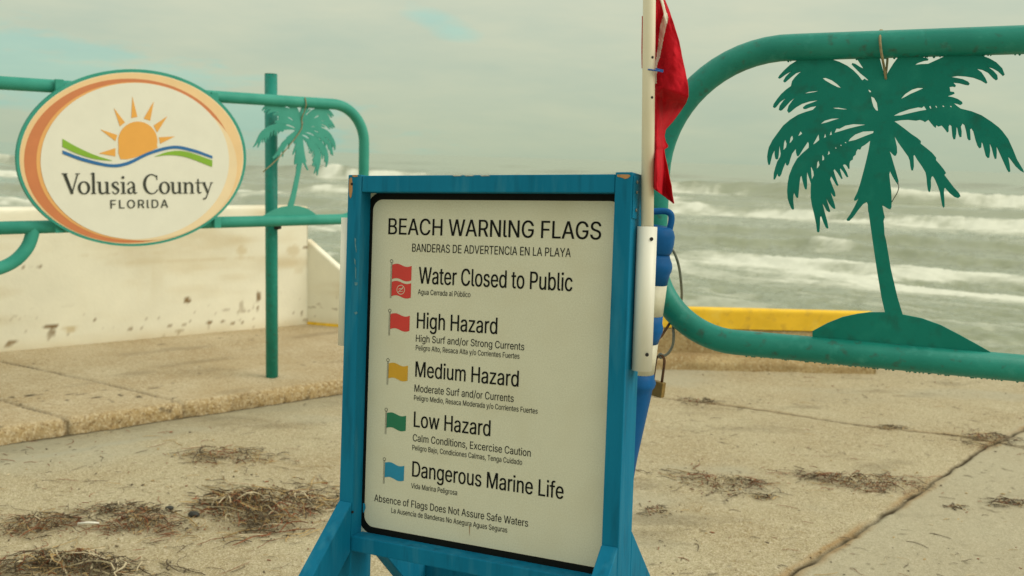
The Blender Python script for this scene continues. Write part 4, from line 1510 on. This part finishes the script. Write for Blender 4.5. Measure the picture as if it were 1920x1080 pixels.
def flag_symbol(ttop, m, double):
    """little flag pictogram: staff with a ring on top and a waving flag"""
    s0 = -0.2762 - 0.004 * (0.25 - ttop) / 0.5
    e = [(s0, ttop + ZOF)]
    H = 0.088 if double else 0.059
    bm = bmesh.new()

    def q(pts, dy):
        bm.faces.new([bm.verts.new((a, dy, b + ZOF)) for a, b in pts])
    for dx in (-0.0016, 0.0012):
        q([(s0 + dx, ttop - 0.003), (s0 + dx, ttop - H), (s0 + dx + 0.0008, ttop - H), (s0 + dx + 0.0008, ttop - 0.003)], -0.0007)
    N = 20
    for k in range(N):
        a, b = 2 * math.pi * k / N, 2 * math.pi * (k + 1) / N
        q([(s0 + rr * math.cos(t), ttop + 0.001 + rr * math.sin(t)) for rr, t in ((0.0042, a), (0.0042, b), (0.0032, b), (0.0032, a))], -0.0007)
    me = bpy.data.meshes.new('flag_staff')
    bm.to_mesh(me)
    bm.free()
    link('flag_staff', me, BLACK, pn)

    def wavy(t0, h):
        wv = lambda x: 0.0030 * math.sin((x / 0.054) * 2 * math.pi) - 0.0012 * (x / 0.054)
        xs_ = np.linspace(0, 0.054, 17)
        top = [(s0 + 0.0026 + x, t0 + wv(x) + ZOF) for x in xs_]
        bot = [(s0 + 0.0026 + x, t0 - h + wv(x) + ZOF) for x in xs_[::-1]]
        return [top + bot]
    if double:
        flat_shape('flag_symbol', wavy(ttop - 0.0075, 0.0345), 0.0004, m, pn, (0, -0.0005, 0))
        f2 = flat_shape('flag_symbol', wavy(ttop - 0.0485, 0.0345), 0.0004, m, pn, (0, -0.0005, 0))
        bm = bmesh.new()
        cx, cz = s0 + 0.0285, ttop - 0.0665
        N = 28
        for k in range(N):
            a, b = 2 * math.pi * k / N, 2 * math.pi * (k + 1) / N
            bm.faces.new([bm.verts.new((cx + rr * math.cos(t), -0.0010, cz + rr * math.sin(t) + ZOF)) for rr, t in ((0.0115, a), (0.0115, b), (0.0101, b), (0.0101, a))])

        def ln(x0, z0, x1, z1, w, dy):
            d = unit((x1 - x0, z1 - z0))
            nn = np.array([-d[1], d[0]]) * w / 2
            bm.faces.new([bm.verts.new((cx + a, dy, cz + b + ZOF)) for a, b in ((x0 + nn[0], z0 + nn[1]), (x1 + nn[0], z1 + nn[1]), (x1 - nn[0], z1 - nn[1]), (x0 - nn[0], z0 - nn[1]))])
        ln(-0.0072, -0.0072, 0.0072, 0.0072, 0.0012, -0.0011)
        ln(-0.0062, 0.0012, 0.0018, 0.0030, 0.0013, -0.0012)
        ln(0.0010, 0.0028, 0.0042, -0.0008, 0.0012, -0.0013)
        ln(-0.0062, -0.0042, 0.0060, -0.0040, 0.0010, -0.0014)
        for k in range(10):
            a, b = 2 * math.pi * k / 10, 2 * math.pi * (k + 1) / 10
            bm.faces.new([bm.verts.new((cx + 0.0052 + rr * math.cos(t), -0.0012, cz + 0.0030 + rr * math.sin(t) + ZOF)) for rr, t in ((0.0014, a), (0.0014, b), (0.0001, b), (0.0001, a))])
        me = bpy.data.meshes.new('no_swimming_symbol')
        bm.to_mesh(me)
        bm.free()
        link('no_swimming_symbol', me, PANEL, pn)
    else:
        flat_shape('flag_symbol', wavy(ttop - 0.0070, 0.0360), 0.0004, m, pn, (0, -0.0005, 0))


for ttop, m, dbl in ((0.2470, SIGNRED, True), (0.1275, SIGNRED, False), (0.0080, SIGNYEL, False), (-0.1125, SIGNGRN, False), (-0.2335, SIGNBLU, False)):
    flag_symbol(ttop, m, dbl)
lp = [sw(x, y) for x, y in ((681, 943), (685, 944), (686, 952), (683, 961), (681, 960))]
flat_shape('paint_smear', [[(a, b + ZOF) for a, b in lp]], 0.0003, SIGNBLU, pn, (0, -0.0012, 0))

# braces, feet, back board
tBr = -0.345


def brace(s0, sgn, t_top, reach, drop):
    """2x4 from the post face down to the foot; sgn -1 goes to the front, +1 to the back"""
    y0 = -FRW - 0.001 if sgn < 0 else -BKW + 0.001
    d = unit((sgn * reach, -drop))
    wv = 0.089
    # vertical cut against the post, the blade runs down and outwards
    k = wv / abs(d[0])
    p = [(y0, t_top), (y0 + sgn * reach, t_top - drop), (y0 + sgn * reach, t_top - drop - k), (y0, t_top - k)]
    bm = bmesh.new()
    prism(bm, [(a, b + ZOF) for a, b in p], s0, s0 + PW, 0)
    bmesh.ops.bevel(bm, geom=list(bm.edges), offset=0.002, segments=1, affect='EDGES')
    return link('brace', bm_mesh(bm, 'brace'), BLUE, sign)


fl_t = TG + 0.15
for s0, tt in ((sL, sw(640, 938, FRW)[1]), (sR - PW, sw(1140, 1022, FRW)[1])):
    rc_ = 0.50
    dr = (tt - fl_t - 0.06)
    brace(s0, -1, tt, rc_, dr)
    brace(s0, +1, tt + 0.012, rc_, dr)
    bm = bmesh.new()
    box(bm, (s0 - 0.001, -0.60, 0.056), (s0 + PW + 0.001, 0.60, 0.145), 0.003)
    link('foot', bm_mesh(bm, 'foot'), BLUE, sign)
for x, y in ((632, 948), (644, 945), (1137, 1040), (1147, 1068), (660, 345), (661, 960)):
    a_, b_ = sw(x, y, FRW)
    bm = bmesh.new()
    tube(bm, [(a_, -FRW + 0.001, b_ + ZOF), (a_, -FRW - 0.0015, b_ + ZOF)], 0.0032, 10)
    link('screw', bm_mesh(bm, 'screw'), HOLE, sign)
lp = [sw(x, y) for x, y in ((880.2, 986), (881.2, 986), (881, 994), (880.6, 1005), (880, 995))]
flat_shape('rust_streak', [[(a, b + ZOF) for a, b in lp]], 0.0002, WOOD, pn, (0, -0.0010, 0))
bt = sw(776, 1053, -0.30)[1]
bb = part_box('cross_board', (IL + 0.0, 0.32, bt - 0.10), (IR, 0.34, bt))
part_box('peeled_edge', (IL + 0.20, 0.319, bt - 0.004), (IR - 0.1, 0.341, bt + 0.002), PEEL, bb, 0.001)

# mending plate and pole holders on the outer sides
s_side = sR
part_box('mending_plate', (s_side + 0.0005, -FRW + 0.004, sw(1193, 411, 0.0)[1]), (s_side + 0.0025, -FRW + 0.036, tT - 0.004), BLUE, None, 0.0005)
for px, py in ((1195, 343), (1193, 362), (1193, 395)):
    tt = sw(px, py, 0.0)[1]
    bm = bmesh.new()
    tube(bm, [(s_side + 0.0025, -FRW + 0.022, tt + ZOF), (s_side + 0.005, -FRW + 0.022, tt + ZOF)], 0.0035, 10)
    link('screw', bm_mesh(bm, 'screw'), STEEL, sign, True)


def sl(s, w, t):
    return np.array([s, -w, t + ZOF])


def sworld(s, w, t):
    return SP + su * s + sn * w + sv * t


def px_of(P):
    d = P - EYE
    zz = d @ fw
    return 960 + FPX * (d @ CR) / zz, 540 - FPX * (d @ CU) / zz


RH = 0.0213
# find how far back on the post side the holder sits so that it shows where it does
best = min(np.linspace(-0.06, 0.05, 111), key=lambda w: abs(px_of(sworld(sR + RH + 0.001, w, sw(1209, 560, w)[1]))[0] - 1208.5))
hs = sR + RH + 0.001
t1 = min(np.linspace(-0.2, 0.5, 701), key=lambda t: abs(px_of(sworld(hs, best, t))[1] - 425))
t2 = min(np.linspace(-0.5, 0.5, 1001), key=lambda t: abs(px_of(sworld(hs, best, t))[1] - 695))


def holder(s, w, ta, tb):
    bm = bmesh.new()
    ro, ri = RH, 0.0172
    tube(bm, [sl(s, w, tb), sl(s, w, ta)], ro, 28, False)
    rings = []
    for r_, z_ in ((ro, ta), (ri, ta), (ri, tb), (ro, tb)):
        rings.append([bm.verts.new(sl(s, w, z_) + np.array([r_ * math.cos(2 * math.pi * k / 28), r_ * math.sin(2 * math.pi * k / 28), 0])) for k in range(28)])
    for A_, B_ in zip(rings[:-1], rings[1:]):
        for k in range(28):
            bm.faces.new((A_[k], A_[(k + 1) % 28], B_[(k + 1) % 28], B_[k]))
    bmesh.ops.remove_doubles(bm, verts=bm.verts, dist=0.00005)
    o = link('pole_holder', bm_mesh(bm, 'pole_holder'), PVC, sign, True)
    return o


hr = holder(hs, best, t1, t2)
lhs = sL - RH - 0.001
l1 = min(np.linspace(-0.2, 0.6, 801), key=lambda t: abs(px_of(sworld(lhs, best, t))[1] - 409))
l2 = min(np.linspace(-0.5, 0.5, 1001), key=lambda t: abs(px_of(sworld(lhs, best, t))[1] - 647))
holder(lhs, best, l1, l2)
for tpx in (448, 663):
    t_ = min(np.linspace(-0.5, 0.5, 1001), key=lambda t: abs(px_of(sworld(hs, best, t))[1] - tpx))
    bm = bmesh.new()
    dv = np.array([0.70, -0.71, 0])
    c0 = sl(hs, best, t_)
    tube(bm, [c0 + dv * (RH - 0.001), c0 + dv * (RH + 0.0012)], 0.004, 12)
    link('bolt_hole', bm_mesh(bm, 'bolt_hole'), HOLE, hr)

# ------------------------------------------------------------------ flag pole and flag
pole_lo = sworld(hs, best, t2 + 0.01)
p_top = on_y(1217.5, 0, sworld(hs, best, t1)[1] + 0.03)
p_mid = sworld(hs, best, t1)
pd = unit(p_top - p_mid)
pole_bot = p_mid - pd * (t1 - t2 - 0.01)
pole_end = p_mid + pd * 1.25
po = empty('flag_pole', Matrix.Translation(pole_bot))
tag(po, 'cream plastic flag pole standing in the white holder on the right of the sign', 'pole')
tube_obj('pole_tube', [np.zeros(3), (pole_end - pole_bot) * 0.5, pole_end - pole_bot], 0.0134, POLE, po, 24)
for (hx, hy) in ((1222.5, 108), (1223, 183)):
    q0 = p_mid + pd * min(np.linspace(0, 0.9, 901), key=lambda k: abs(px_of(p_mid + pd * k)[1] - hy))
    toc = unit(EYE - q0)
    side = unit(np.cross(pd, toc))
    dv = unit(toc * 0.82 - side * -0.55 if px_of(q0 + side * 0.01)[0] > px_of(q0)[0] else toc * 0.82 + side * -0.55)
    bm = bmesh.new()
    tube(bm, [q0 + dv * 0.0120 - pole_bot, q0 + dv * 0.0140 - pole_bot], 0.0028, 12)
    link('drilled_hole', bm_mesh(bm, 'drilled_hole'), HOLE, po)

FLY = p_mid[1] + 0.02


def zf(p): return (1130 + p[0] / 2.7, p[1] / 2.7)


right_edge = pairs('150,-320 230,-180 288,-60 315,0 338,60 365,130 385,200 400,280 418,350 430,420 434,490 425,520 390,570 350,620 318,655 313,690 322,720 336,742 313,756 318,800 335,880 350,940 352,985 360,1030')
left_edge_x = 246
stripe_poly = pairs('270,-200 288,-60 290,0 298,30 309,75 300,100 290,140 281,230 270,300 262,310 262,420 274,424 276,330 288,300 303,230 318,150 333,92 318,50 305,0 300,-60 285,-200')
stripe_poly = [zf(p) for p in stripe_poly]


def in_poly(x, y, poly):
    c = False
    n = len(poly)
    for i in range(n):
        x1, y1 = poly[i]
        x2, y2 = poly[i - 1]
        if (y1 > y) != (y2 > y) and x < (x2 - x1) * (y - y1) / (y2 - y1) + x1:
            c = not c
    return c


ry = [p[1] for p in right_edge]
rx = [p[0] for p in right_edge]
NV, NU = 190, 46
yy = np.linspace(-320, 1030, NV)
verts = np.zeros((NV, NU, 3))
CR_ = fbm(*np.meshgrid(np.linspace(0, 4, NU), np.linspace(0, 15, NV)), 66, 3)
PXY = np.zeros((NV, NU, 2))
for i, y in enumerate(yy):
    xr = np.interp(y, ry, rx)
    yb = y
    lx = left_edge_x + 12 * float(sstep(400, 445, y))
    xl = lx if y < 955 else min(lx + (y - 955) * 1.35, xr - 3)
    for j in range(NU):
        uu = j / (NU - 1)
        x = xl + (xr - xl) * uu
        # folds: depth away from the pole plane (positive: away from the viewer)
        hang = 0.012 * math.sin(uu * 7.0 + y / 260.0) * uu
        crease = y - (430 + (x - 270) * 0.37)              # long diagonal crease
        dcr = -0.055 * math.exp(-(crease / (150.0 if crease < 0 else 45.0)) ** 2) * uu
        under = 0.17 * sstep(-4, 60, crease) * sstep(1.1, 0.15, (y - 430) / 460) * (0.35 + uu)
        flap = -0.055 * sstep(306, 284, x) * sstep(250, 276, x) * sstep(430, 470, y)
        up = 0.034 * math.sin((x - 270) / 38.0 + y / 170.0) * sstep(440, 250, y)
        low = 0.014 * math.sin((x - 255) / 20.0 + y / 200.0) * sstep(560, 720, y)
        dep = 0.018 + hang + dcr + under + flap + up + low + 0.004 * math.sin(y / 47.0 + x / 60.0) + 0.022 * (CR_[i, j] - 0.5)
        wob = 1.6 * math.sin(y / 31.0) * uu
        px, py = zf((x + wob, yb))
        PXY[i, j] = (px, py)
        verts[i, j] = on_y(px, py, FLY + dep)
flag = empty('hazard_flag', Matrix.Translation(p_mid + pd * 0.9))
tag(flag, 'limp red cloth flag with a white stripe, tied to the cream pole', 'flag')
fo = np.array(p_mid + pd * 0.9)
for nm, want, m in (('red_cloth', False, CLOTH), ('white_stripe', True, STRIPE)):
    bm = bmesh.new()
    vmap = {}

    def gv(i, j):
        if (i, j) not in vmap:
            vmap[(i, j)] = bm.verts.new(verts[i, j] - fo)
        return vmap[(i, j)]
    for i in range(NV - 1):
        for j in range(NU - 1):
            c = (PXY[i, j] + PXY[i + 1, j + 1]) / 2
            if in_poly(c[0], c[1], stripe_poly) == want:
                bm.faces.new((gv(i, j), gv(i, j + 1), gv(i + 1, j + 1), gv(i + 1, j)))
    me = bm_mesh(bm, nm)
    o = link(nm, me, m, flag, True)
    sm = o.modifiers.new('thick', 'SOLIDIFY')
    sm.thickness = 0.0012
    sm.offset = 0
# blue tie around pole and cloth edge
zt = p_mid + pd * min(np.linspace(0, 0.9, 901), key=lambda k: abs(px_of(p_mid + pd * k)[1] - 132))
toc = unit(EYE - zt)
side = unit(np.cross(toc, pd))
if px_of(zt + side * 0.01)[0] < px_of(zt)[0]:
    side = -side
loop = []
for k in range(20):
    a = 2 * math.pi * k / 20
    loop.append(zt + side * (0.012 + 0.0155 * math.cos(a)) + toc * (0.004 + 0.0155 * math.sin(a)) - pd * (0.010 * (math.cos(a))) * 0.25 - fo)
tube_obj('tie_loop', loop, 0.0017, ZIP, flag, 8, True)
bm = bmesh.new()
c0 = zt + side * 0.022 + toc * 0.014 - fo
bmesh.ops.create_cube(bm, size=1, matrix=frame_matrix(c0, side, toc, unit(pd)) @ Matrix.Rotation(0.25, 4, 'Y') @ Matrix.Diagonal((0.017, 0.004, 0.006, 1)))
link('tie_head', bm_mesh(bm, 'tie_head'), ZIP, flag)
# edge of the flag that shows on the other side of the pole
bm = bmesh.new()
ed = []
for y in np.linspace(30, 128, 14):
    a = on_y(1203.5 + 0.4 * math.sin(y / 20), y, FLY + 0.02)
    b = on_y(1226, y, FLY + 0.03)
    ed.append((bm.verts.new(a - fo), bm.verts.new(b - fo)))
for p, q in zip(ed[:-1], ed[1:]):
    bm.faces.new((p[0], p[1], q[1], q[0]))
o = link('hem', bm_mesh(bm, 'hem'), CLOTH, flag, True)
sm = o.modifiers.new('thick', 'SOLIDIFY')
sm.thickness = 0.0012

# ------------------------------------------------------------------ delineator, cable and padlock
DY = 2.33
dt = on_y(1230, 455, DY)
dm = on_y(1187, 725, DY + 0.02)
dd = unit(dm - dt)                       # down the axis
Ld = dt[2] / -dd[2]
db = dt + dd * Ld
dz_ = -dd
dx_ = unit(np.cross(np.array([0, 1.0, 0]), dz_))
dy_ = np.cross(dz_, dx_)
deli = empty('channelizer_post', frame_matrix(db, dx_, dy_, dz_))
tag(deli, 'blue and white banded plastic channelizer post with a loop handle, leaning behind the sign', 'traffic post')
ax = lambda y: Ld - (y - 455) * (np.linalg.norm(dm - dt) / 270.0)       # height up the axis of a picture row


def lathe(name, prof_, m, seg=28):
    bm = bmesh.new()
    rings = []
    for (h, r_) in prof_:
        rings.append([bm.verts.new((r_ * math.cos(2 * math.pi * k / seg), r_ * math.sin(2 * math.pi * k / seg), h)) for k in range(seg)])
    for A_, B_ in zip(rings[:-1], rings[1:]):
        for k in range(seg):
            bm.faces.new((A_[k], A_[(k + 1) % seg], B_[(k + 1) % seg], B_[k]))
    bm.faces.new(rings[0][::-1])
    bm.faces.new(rings[-1])
    o = link(name, bm_mesh(bm, name), m, deli, True)
    return o


R = 0.0013
lathe('head', [(ax(474), 29 * R), (ax(468), 32 * R), (ax(455), 33.5 * R), (ax(440), 33 * R), (ax(430), 29 * R), (ax(425), 22 * R)], DELB)
lathe('neck', [(ax(528), 33 * R), (ax(508), 35 * R), (ax(503), 37 * R), (ax(495), 37.5 * R), (ax(488), 35.5 * R), (ax(480), 31 * R), (ax(474.2), 29 * R)], DELB)
lathe('white_band', [(ax(585), 34.5 * R), (ax(528.2), 33 * R)], DELW)
lathe('blue_collar', [(ax(637), 34 * R), (ax(624), 36.5 * R), (ax(614), 39 * R), (ax(606), 38.5 * R), (ax(599), 35.5 * R), (ax(585.2), 34.8 * R)], DELB)
lathe('white_band', [(ax(694), 36 * R), (ax(637.2), 34.2 * R)], DELW)
lathe('lower_tube', [(0.045, 23 * R), (ax(860), 30 * R), (ax(800), 33.5 * R), (ax(740), 37 * R), (ax(724), 37.5 * R), (ax(719), 41 * R), (ax(711), 42 * R), (ax(704), 38 * R), (ax(694.2), 36.2 * R)], DELB)
lathe('base', [(0.0, 0.15), (0.03, 0.15), (0.043, 0.13), (0.046, 0.06)], BLACK, 36)
hp = []
for (x, y) in ((1196, 436), (1196, 408), (1203, 399), (1220, 397), (1246, 396), (1257, 401), (1259, 412), (1256, 428), (1252, 445)):
    q = on_y(x, y, DY) - db
    hp.append((q @ dx_, q @ dy_, q @ dz_))
tube_obj('handle', smooth_path(hp, 6), 0.0078, DELB, deli, 12)

CY = 2.44
cab = []
for (x, y, o) in ((1246, 470, 0.0), (1258, 466, 0.0), (1266, 478, 0.01), (1273, 500, 0.03), (1277, 530, 0.08), (1278, 560, 0.17), (1272, 590, 0.27), (1263, 604, 0.25),
                  (1262, 596, 0.0), (1262, 612, -0.02), (1263, 632, -0.03), (1261, 648, -0.03), (1254, 661, -0.03), (1245, 667, -0.03), (1238, 664, -0.03),
                  (1235, 668, -0.025), (1240, 671, -0.02)):
    cab.append(on_y(x, y, CY + o))
co_ = np.array(cab[0])
cb = empty('lock_cable', Matrix.Translation(co_))
tag(cb, 'grey steel cable looped from the near gate to the leaning channelizer post', 'cable')
tube_obj('steel_rope', [p - co_ for p in smooth_path(cab, 6)], 0.0036, STEEL, cb, 8)
c2 = [on_y(x, y, CY + o) - co_ for (x, y, o) in ((1262, 594, 0.0), (1257, 604, -0.02), (1248, 618, -0.03), (1240, 630, -0.04), (1228, 640, -0.05))]
tube_obj('loop_end', smooth_path(c2, 6), 0.0036, RUST, cb, 8)
bm = bmesh.new()
tube(bm, [on_y(1263, 590, CY - 0.008) - co_, on_y(1261, 602, CY - 0.012) - co_], 0.0075, 10)
link('ferrule', bm_mesh(bm, 'ferrule'), STEEL, cb, True)

LY = CY - 0.03
pa = on_y(1239, 668, LY)
pbm = on_y(1233, 714, LY)
pdn = unit(pbm - pa)
px_ = unit(np.cross(np.array([0, 1.0, 0]), pdn))
px_ = unit(px_ * 0.75 + np.array([0, 0.66, 0]) - pdn * ((px_ * 0.75 + np.array([0, 0.66, 0])) @ pdn))
py_ = np.cross(-pdn, px_)
lock = empty('padlock', frame_matrix(pbm, px_, py_, -pdn))
tag(lock, 'small brass padlock with a rusty long shackle hanging from the cable', 'padlock')
hL = np.linalg.norm(pbm - pa)
bm = bmesh.new()
box(bm, (-0.0215, -0.0085, -0.040), (0.0215, 0.0085, 0.0), 0.003)
link('lock_body', bm_mesh(bm, 'lock_body'), BRASS, lock)
sh = [(-0.013, 0, 0.0), (-0.013, 0, hL * 0.7), (-0.0115, 0, hL * 0.9), (-0.006, 0, hL), (0, 0, hL + 0.003), (0.006, 0, hL), (0.0115, 0, hL * 0.9), (0.013, 0, hL * 0.7), (0.013, 0, 0.0)]
tube_obj('shackle', smooth_path(sh, 4), 0.0035, RUST, lock, 8)

# ------------------------------------------------------------------ seaweed washed onto the ramp
WM = [WEED_D, WEED_R, WEED_T, WEED_P]


def strand(bm, P0, ang, L_, r_, curl, lift, mi, rg, z0):
    n = 6
    p = np.array([P0[0], P0[1]])
    pts = []
    a = ang
    hz = z0
    for k in range(n):
        pts.append(np.array([p[0], p[1], hz + lift * math.sin(math.pi * k / (n - 1)) + r_]))
        p = p + np.array([math.cos(a), math.sin(a)]) * L_ / (n - 1)
        a += rg.normal(0, curl)
    rings = []
    for k in range(n):
        t = unit(pts[min(k + 1, n - 1)] - pts[max(k - 1, 0)])
        s_ = unit(np.cross(t, (0, 0, 1.0)))
        u_ = np.cross(s_, t)
        rr = r_ * (1 - 0.6 * abs(k / (n - 1) - 0.4))
        rings.append([bm.verts.new(pts[k] + rr * (math.cos(c) * s_ + 0.8 * math.sin(c) * u_)) for c in (0.0, 2.09, 4.19)])
    for A_, B_ in zip(rings[:-1], rings[1:]):
        for k in range(3):
            f = bm.faces.new((A_[k], A_[(k + 1) % 3], B_[(k + 1) % 3], B_[k]))
            f.material_index = mi
    bm.faces.new(rings[0]).material_index = mi
    bm.faces.new(rings[-1][::-1]).material_index = mi


def weed_pile(x0, x1, y0, y1, n, mix, label, hmax=0.05, lmax=0.22, dense=2.0, rmul=1.0, tilt=0.0, name='seaweed_pile'):
    rg = np.random.default_rng(int(x0 * 7 + y0))
    c = on_z((x0 + x1) / 2, (y0 + y1) / 2, 0)
    ex = np.linalg.norm(on_z(x1, (y0 + y1) / 2, 0) - on_z(x0, (y0 + y1) / 2, 0)) / 2
    ey = abs(on_z((x0 + x1) / 2, y0, 0)[1] - on_z((x0 + x1) / 2, y1, 0)[1]) / 2
    bm = bmesh.new()
    for i in range(n):
        # a few cores, not one even ellipse
        core = rg.integers(0, 4)
        cx = (core - 1.5) / 2.2 * ex
        cy = ey * 0.55 * math.sin(core * 2.3 + x0)
        px = cx + rg.normal(0, 0.25) * ex * (2.0 if rg.random() < 0.2 else 1)
        py = cy + rg.normal(0, 0.34) * ey * (1.8 if rg.random() < 0.2 else 1) + tilt * px
        rr = math.hypot(px / ex, py / ey)
        h = hmax * max(0, 1 - (rr / 0.95) ** 2) * rg.random() ** 0.8
        ang = rg.normal(tilt, 0.75) + (math.pi if rg.random() < 0.5 else 0)
        mi = rg.choice(4, p=mix)
        L_ = lmax * (0.12 + 0.75 * rg.random() ** 2.4)
        r_ = (0.0011 + 0.0020 * rg.random() ** 2) * rmul * (1.25 if mi == 3 else 1)
        bend = 0.35 if rg.random() < 0.75 else 0.8
        strand(bm, (px - math.cos(ang) * L_ / 2, py - math.sin(ang) * L_ / 2), ang, L_, r_, bend, h * 0.5 + 0.004 * rg.random(), mi, rg, h * 0.6 + 0.001)
    # crumbs
    for i in range(int(n * 1.6)):
        px = rg.normal(0, 0.42) * ex
        py = rg.normal(0, 0.46) * ey + tilt * px
        s_ = 0.0025 + 0.006 * rg.random() ** 2
        mm = Matrix.Translation((px, py, s_ * 0.3)) @ Matrix.Rotation(rg.random() * 6, 4, 'Z') @ Matrix.Diagonal((s_ * (1 + 1.5 * rg.random()), s_, s_ * 0.6, 1))
        g = bmesh.ops.create_icosphere(bm, subdivisions=1, radius=0.5, matrix=mm)
        mi = int(rg.choice([0, 0, 1, 2]))
        for v in g['verts']:
            for f in v.link_faces:
                f.material_index = mi
    o = link(name, bm_mesh(bm, name), WM)
    o.location = (c[0], c[1], 0.003)
    tag(o, label, 'seaweed', 'dried seaweed scattered over the ramp')
    return o


weed_pile(365, 615, 915, 1003, 620, (0.40, 0.20, 0.25, 0.15), 'largest heap of tangled brown seaweed and straw, left of the blue sign leg', 0.075, 0.26, rmul=1.25)
weed_pile(330, 530, 840, 872, 170, (0.45, 0.25, 0.2, 0.1), 'thin brown seaweed streak behind the largest heap, nearer the kerb', 0.03, 0.2)
weed_pile(180, 352, 972, 1003, 190, (0.3, 0.5, 0.15, 0.05), 'rust red seaweed clump beside the white stick', 0.045, 0.16)
weed_pile(-5, 145, 965, 1012, 180, (0.55, 0.2, 0.15, 0.1), 'dark seaweed clump at the left edge, left of the white stick', 0.05, 0.2)
weed_pile(150, 325, 946, 968, 170, (0.75, 0.15, 0.05, 0.05), 'thin dark line of seaweed crumbs above the rust red clump', 0.02, 0.12)
weed_pile(-20, 275, 1040, 1090, 330, (0.5, 0.13, 0.2, 0.17), 'dark seaweed mat with pale curly stems in the bottom left corner', 0.06, 0.24, rmul=1.3)
weed_pile(1265, 1450, 890, 930, 200, (0.45, 0.25, 0.1, 0.2), 'dark seaweed streak with pale crumbs, right of the blue frame', 0.03, 0.16, tilt=-0.2)
weed_pile(1415, 1452, 930, 938, 26, (0.6, 0.2, 0.1, 0.1), 'tiny seaweed scrap between the two streaks on the right', 0.01, 0.1)
weed_pile(1490, 1725, 890, 922, 260, (0.5, 0.35, 0.1, 0.05), 'reddish brown seaweed streak beside the slanting joint', 0.04, 0.18, tilt=-0.12)
weed_pile(1858, 1945, 938, 952, 70, (0.7, 0.15, 0.1, 0.05), 'dark seaweed scrap at the right edge, on the far side of the joint', 0.015, 0.14)
weed_pile(1772, 1816, 948, 958, 24, (0.6, 0.2, 0.1, 0.1), 'small seaweed scrap just right of the slanting joint', 0.01, 0.1)
weed_pile(1265, 1348, 748, 762, 50, (0.75, 0.1, 0.1, 0.05), 'dark seaweed scrap on the cross joint near the yellow wall', 0.02, 0.16)
weed_pile(1636, 1700, 799, 808, 40, (0.75, 0.1, 0.1, 0.05), 'dark seaweed scrap on the cross joint below the palm gate', 0.015, 0.16)
weed_pile(1795, 1925, 810, 838, 120, (0.7, 0.15, 0.1, 0.05), 'dark weed gathered where the two joints meet', 0.02, 0.16)
weed_pile(1205, 1262, 950, 970, 26, (0.6, 0.2, 0.1, 0.1), 'few dark twigs of seaweed close to the right leg of the sign', 0.01, 0.1)

# loose twigs and crumbs over the whole ramp: too many and too small to count
rg = np.random.default_rng(5)
bm = bmesh.new()
for i in range(1500):
    if i < 950:
        x, y = rg.uniform(-40, 640), 800 + 290 * rg.random() ** 0.75
    else:
        x, y = rg.uniform(1190, 1960), rg.uniform(700, 1085)
    c = on_z(x, y, 0)
    if (c[:2] - k0) @ KN > -0.02:
        continue
    if vn(np.array([c[0] * 2.2]), np.array([c[1] * 3.1]), 71)[0] < 0.42 and rg.random() < 0.8:
        continue
    if rg.random() < 0.45:
        strand(bm, c[:2], rg.normal(0, 0.7), 0.02 + 0.09 * rg.random() ** 2, 0.0008 + 0.0012 * rg.random(), 0.3, 0.002, int(rg.choice(4, p=(0.5, 0.2, 0.2, 0.1))), rg, 0.002)
    else:
        s_ = 0.003 + 0.008 * rg.random() ** 3
        g = bmesh.ops.create_icosphere(bm, subdivisions=1, radius=0.5, matrix=Matrix.Translation((c[0], c[1], 0.003)) @ Matrix.Rotation(rg.random() * 6, 4, 'Z') @ Matrix.Diagonal((s_ * (1 + 2 * rg.random()), s_, s_ * 0.5, 1)))
        mi = int(rg.choice([0, 0, 1, 2, 3]))
        for v in g['verts']:
            for f in v.link_faces:
                f.material_index = mi
scr = link('seaweed_crumbs', bm_mesh(bm, 'seaweed_crumbs'), WM)
tag(scr, 'fine seaweed crumbs and twigs strewn over the sandy ramp', 'debris', None, 'stuff')


def pebble(px, py, s_, label):
    c = on_z(px, py, 0)
    bm = bmesh.new()
    bmesh.ops.create_icosphere(bm, subdivisions=3, radius=0.5)
    for v in bm.verts:
        k = 1 + 0.35 * (vn(np.array([v.co.x * 4 + px]), np.array([v.co.y * 4 + v.co.z * 3]), 3)[0] - 0.5)
        v.co = Vector((v.co.x * s_ * 1.4 * k, v.co.y * s_ * k, v.co.z * s_ * 0.7 * k))
    o = link('pebble', bm_mesh(bm, 'pebble'), DARKSTONE, None, True)
    o.location = (c[0], c[1], s_ * 0.25)
    tag(o, label, 'stone')


pebble(363, 968, 0.034, 'larger dark stone lying between the two seaweed heaps')
pebble(235, 973, 0.024, 'small dark stone just above the rust red seaweed')
pebble(318, 955, 0.024, 'dark lump at the right end of the thin seaweed line')
a = on_z(146, 988, 0)
b = on_z(186, 987, 0)
bm = bmesh.new()
tube(bm, [np.zeros(3), (b - a) * 0.5 + np.array([0, 0, 0.003]), b - a], [0.0045, 0.005, 0.004], 8)
o = link('stick', bm_mesh(bm, 'stick'), PVC, None, True)
o.location = (a[0], a[1], 0.014)
tag(o, 'short white stick lying against the rust red seaweed', 'stick')
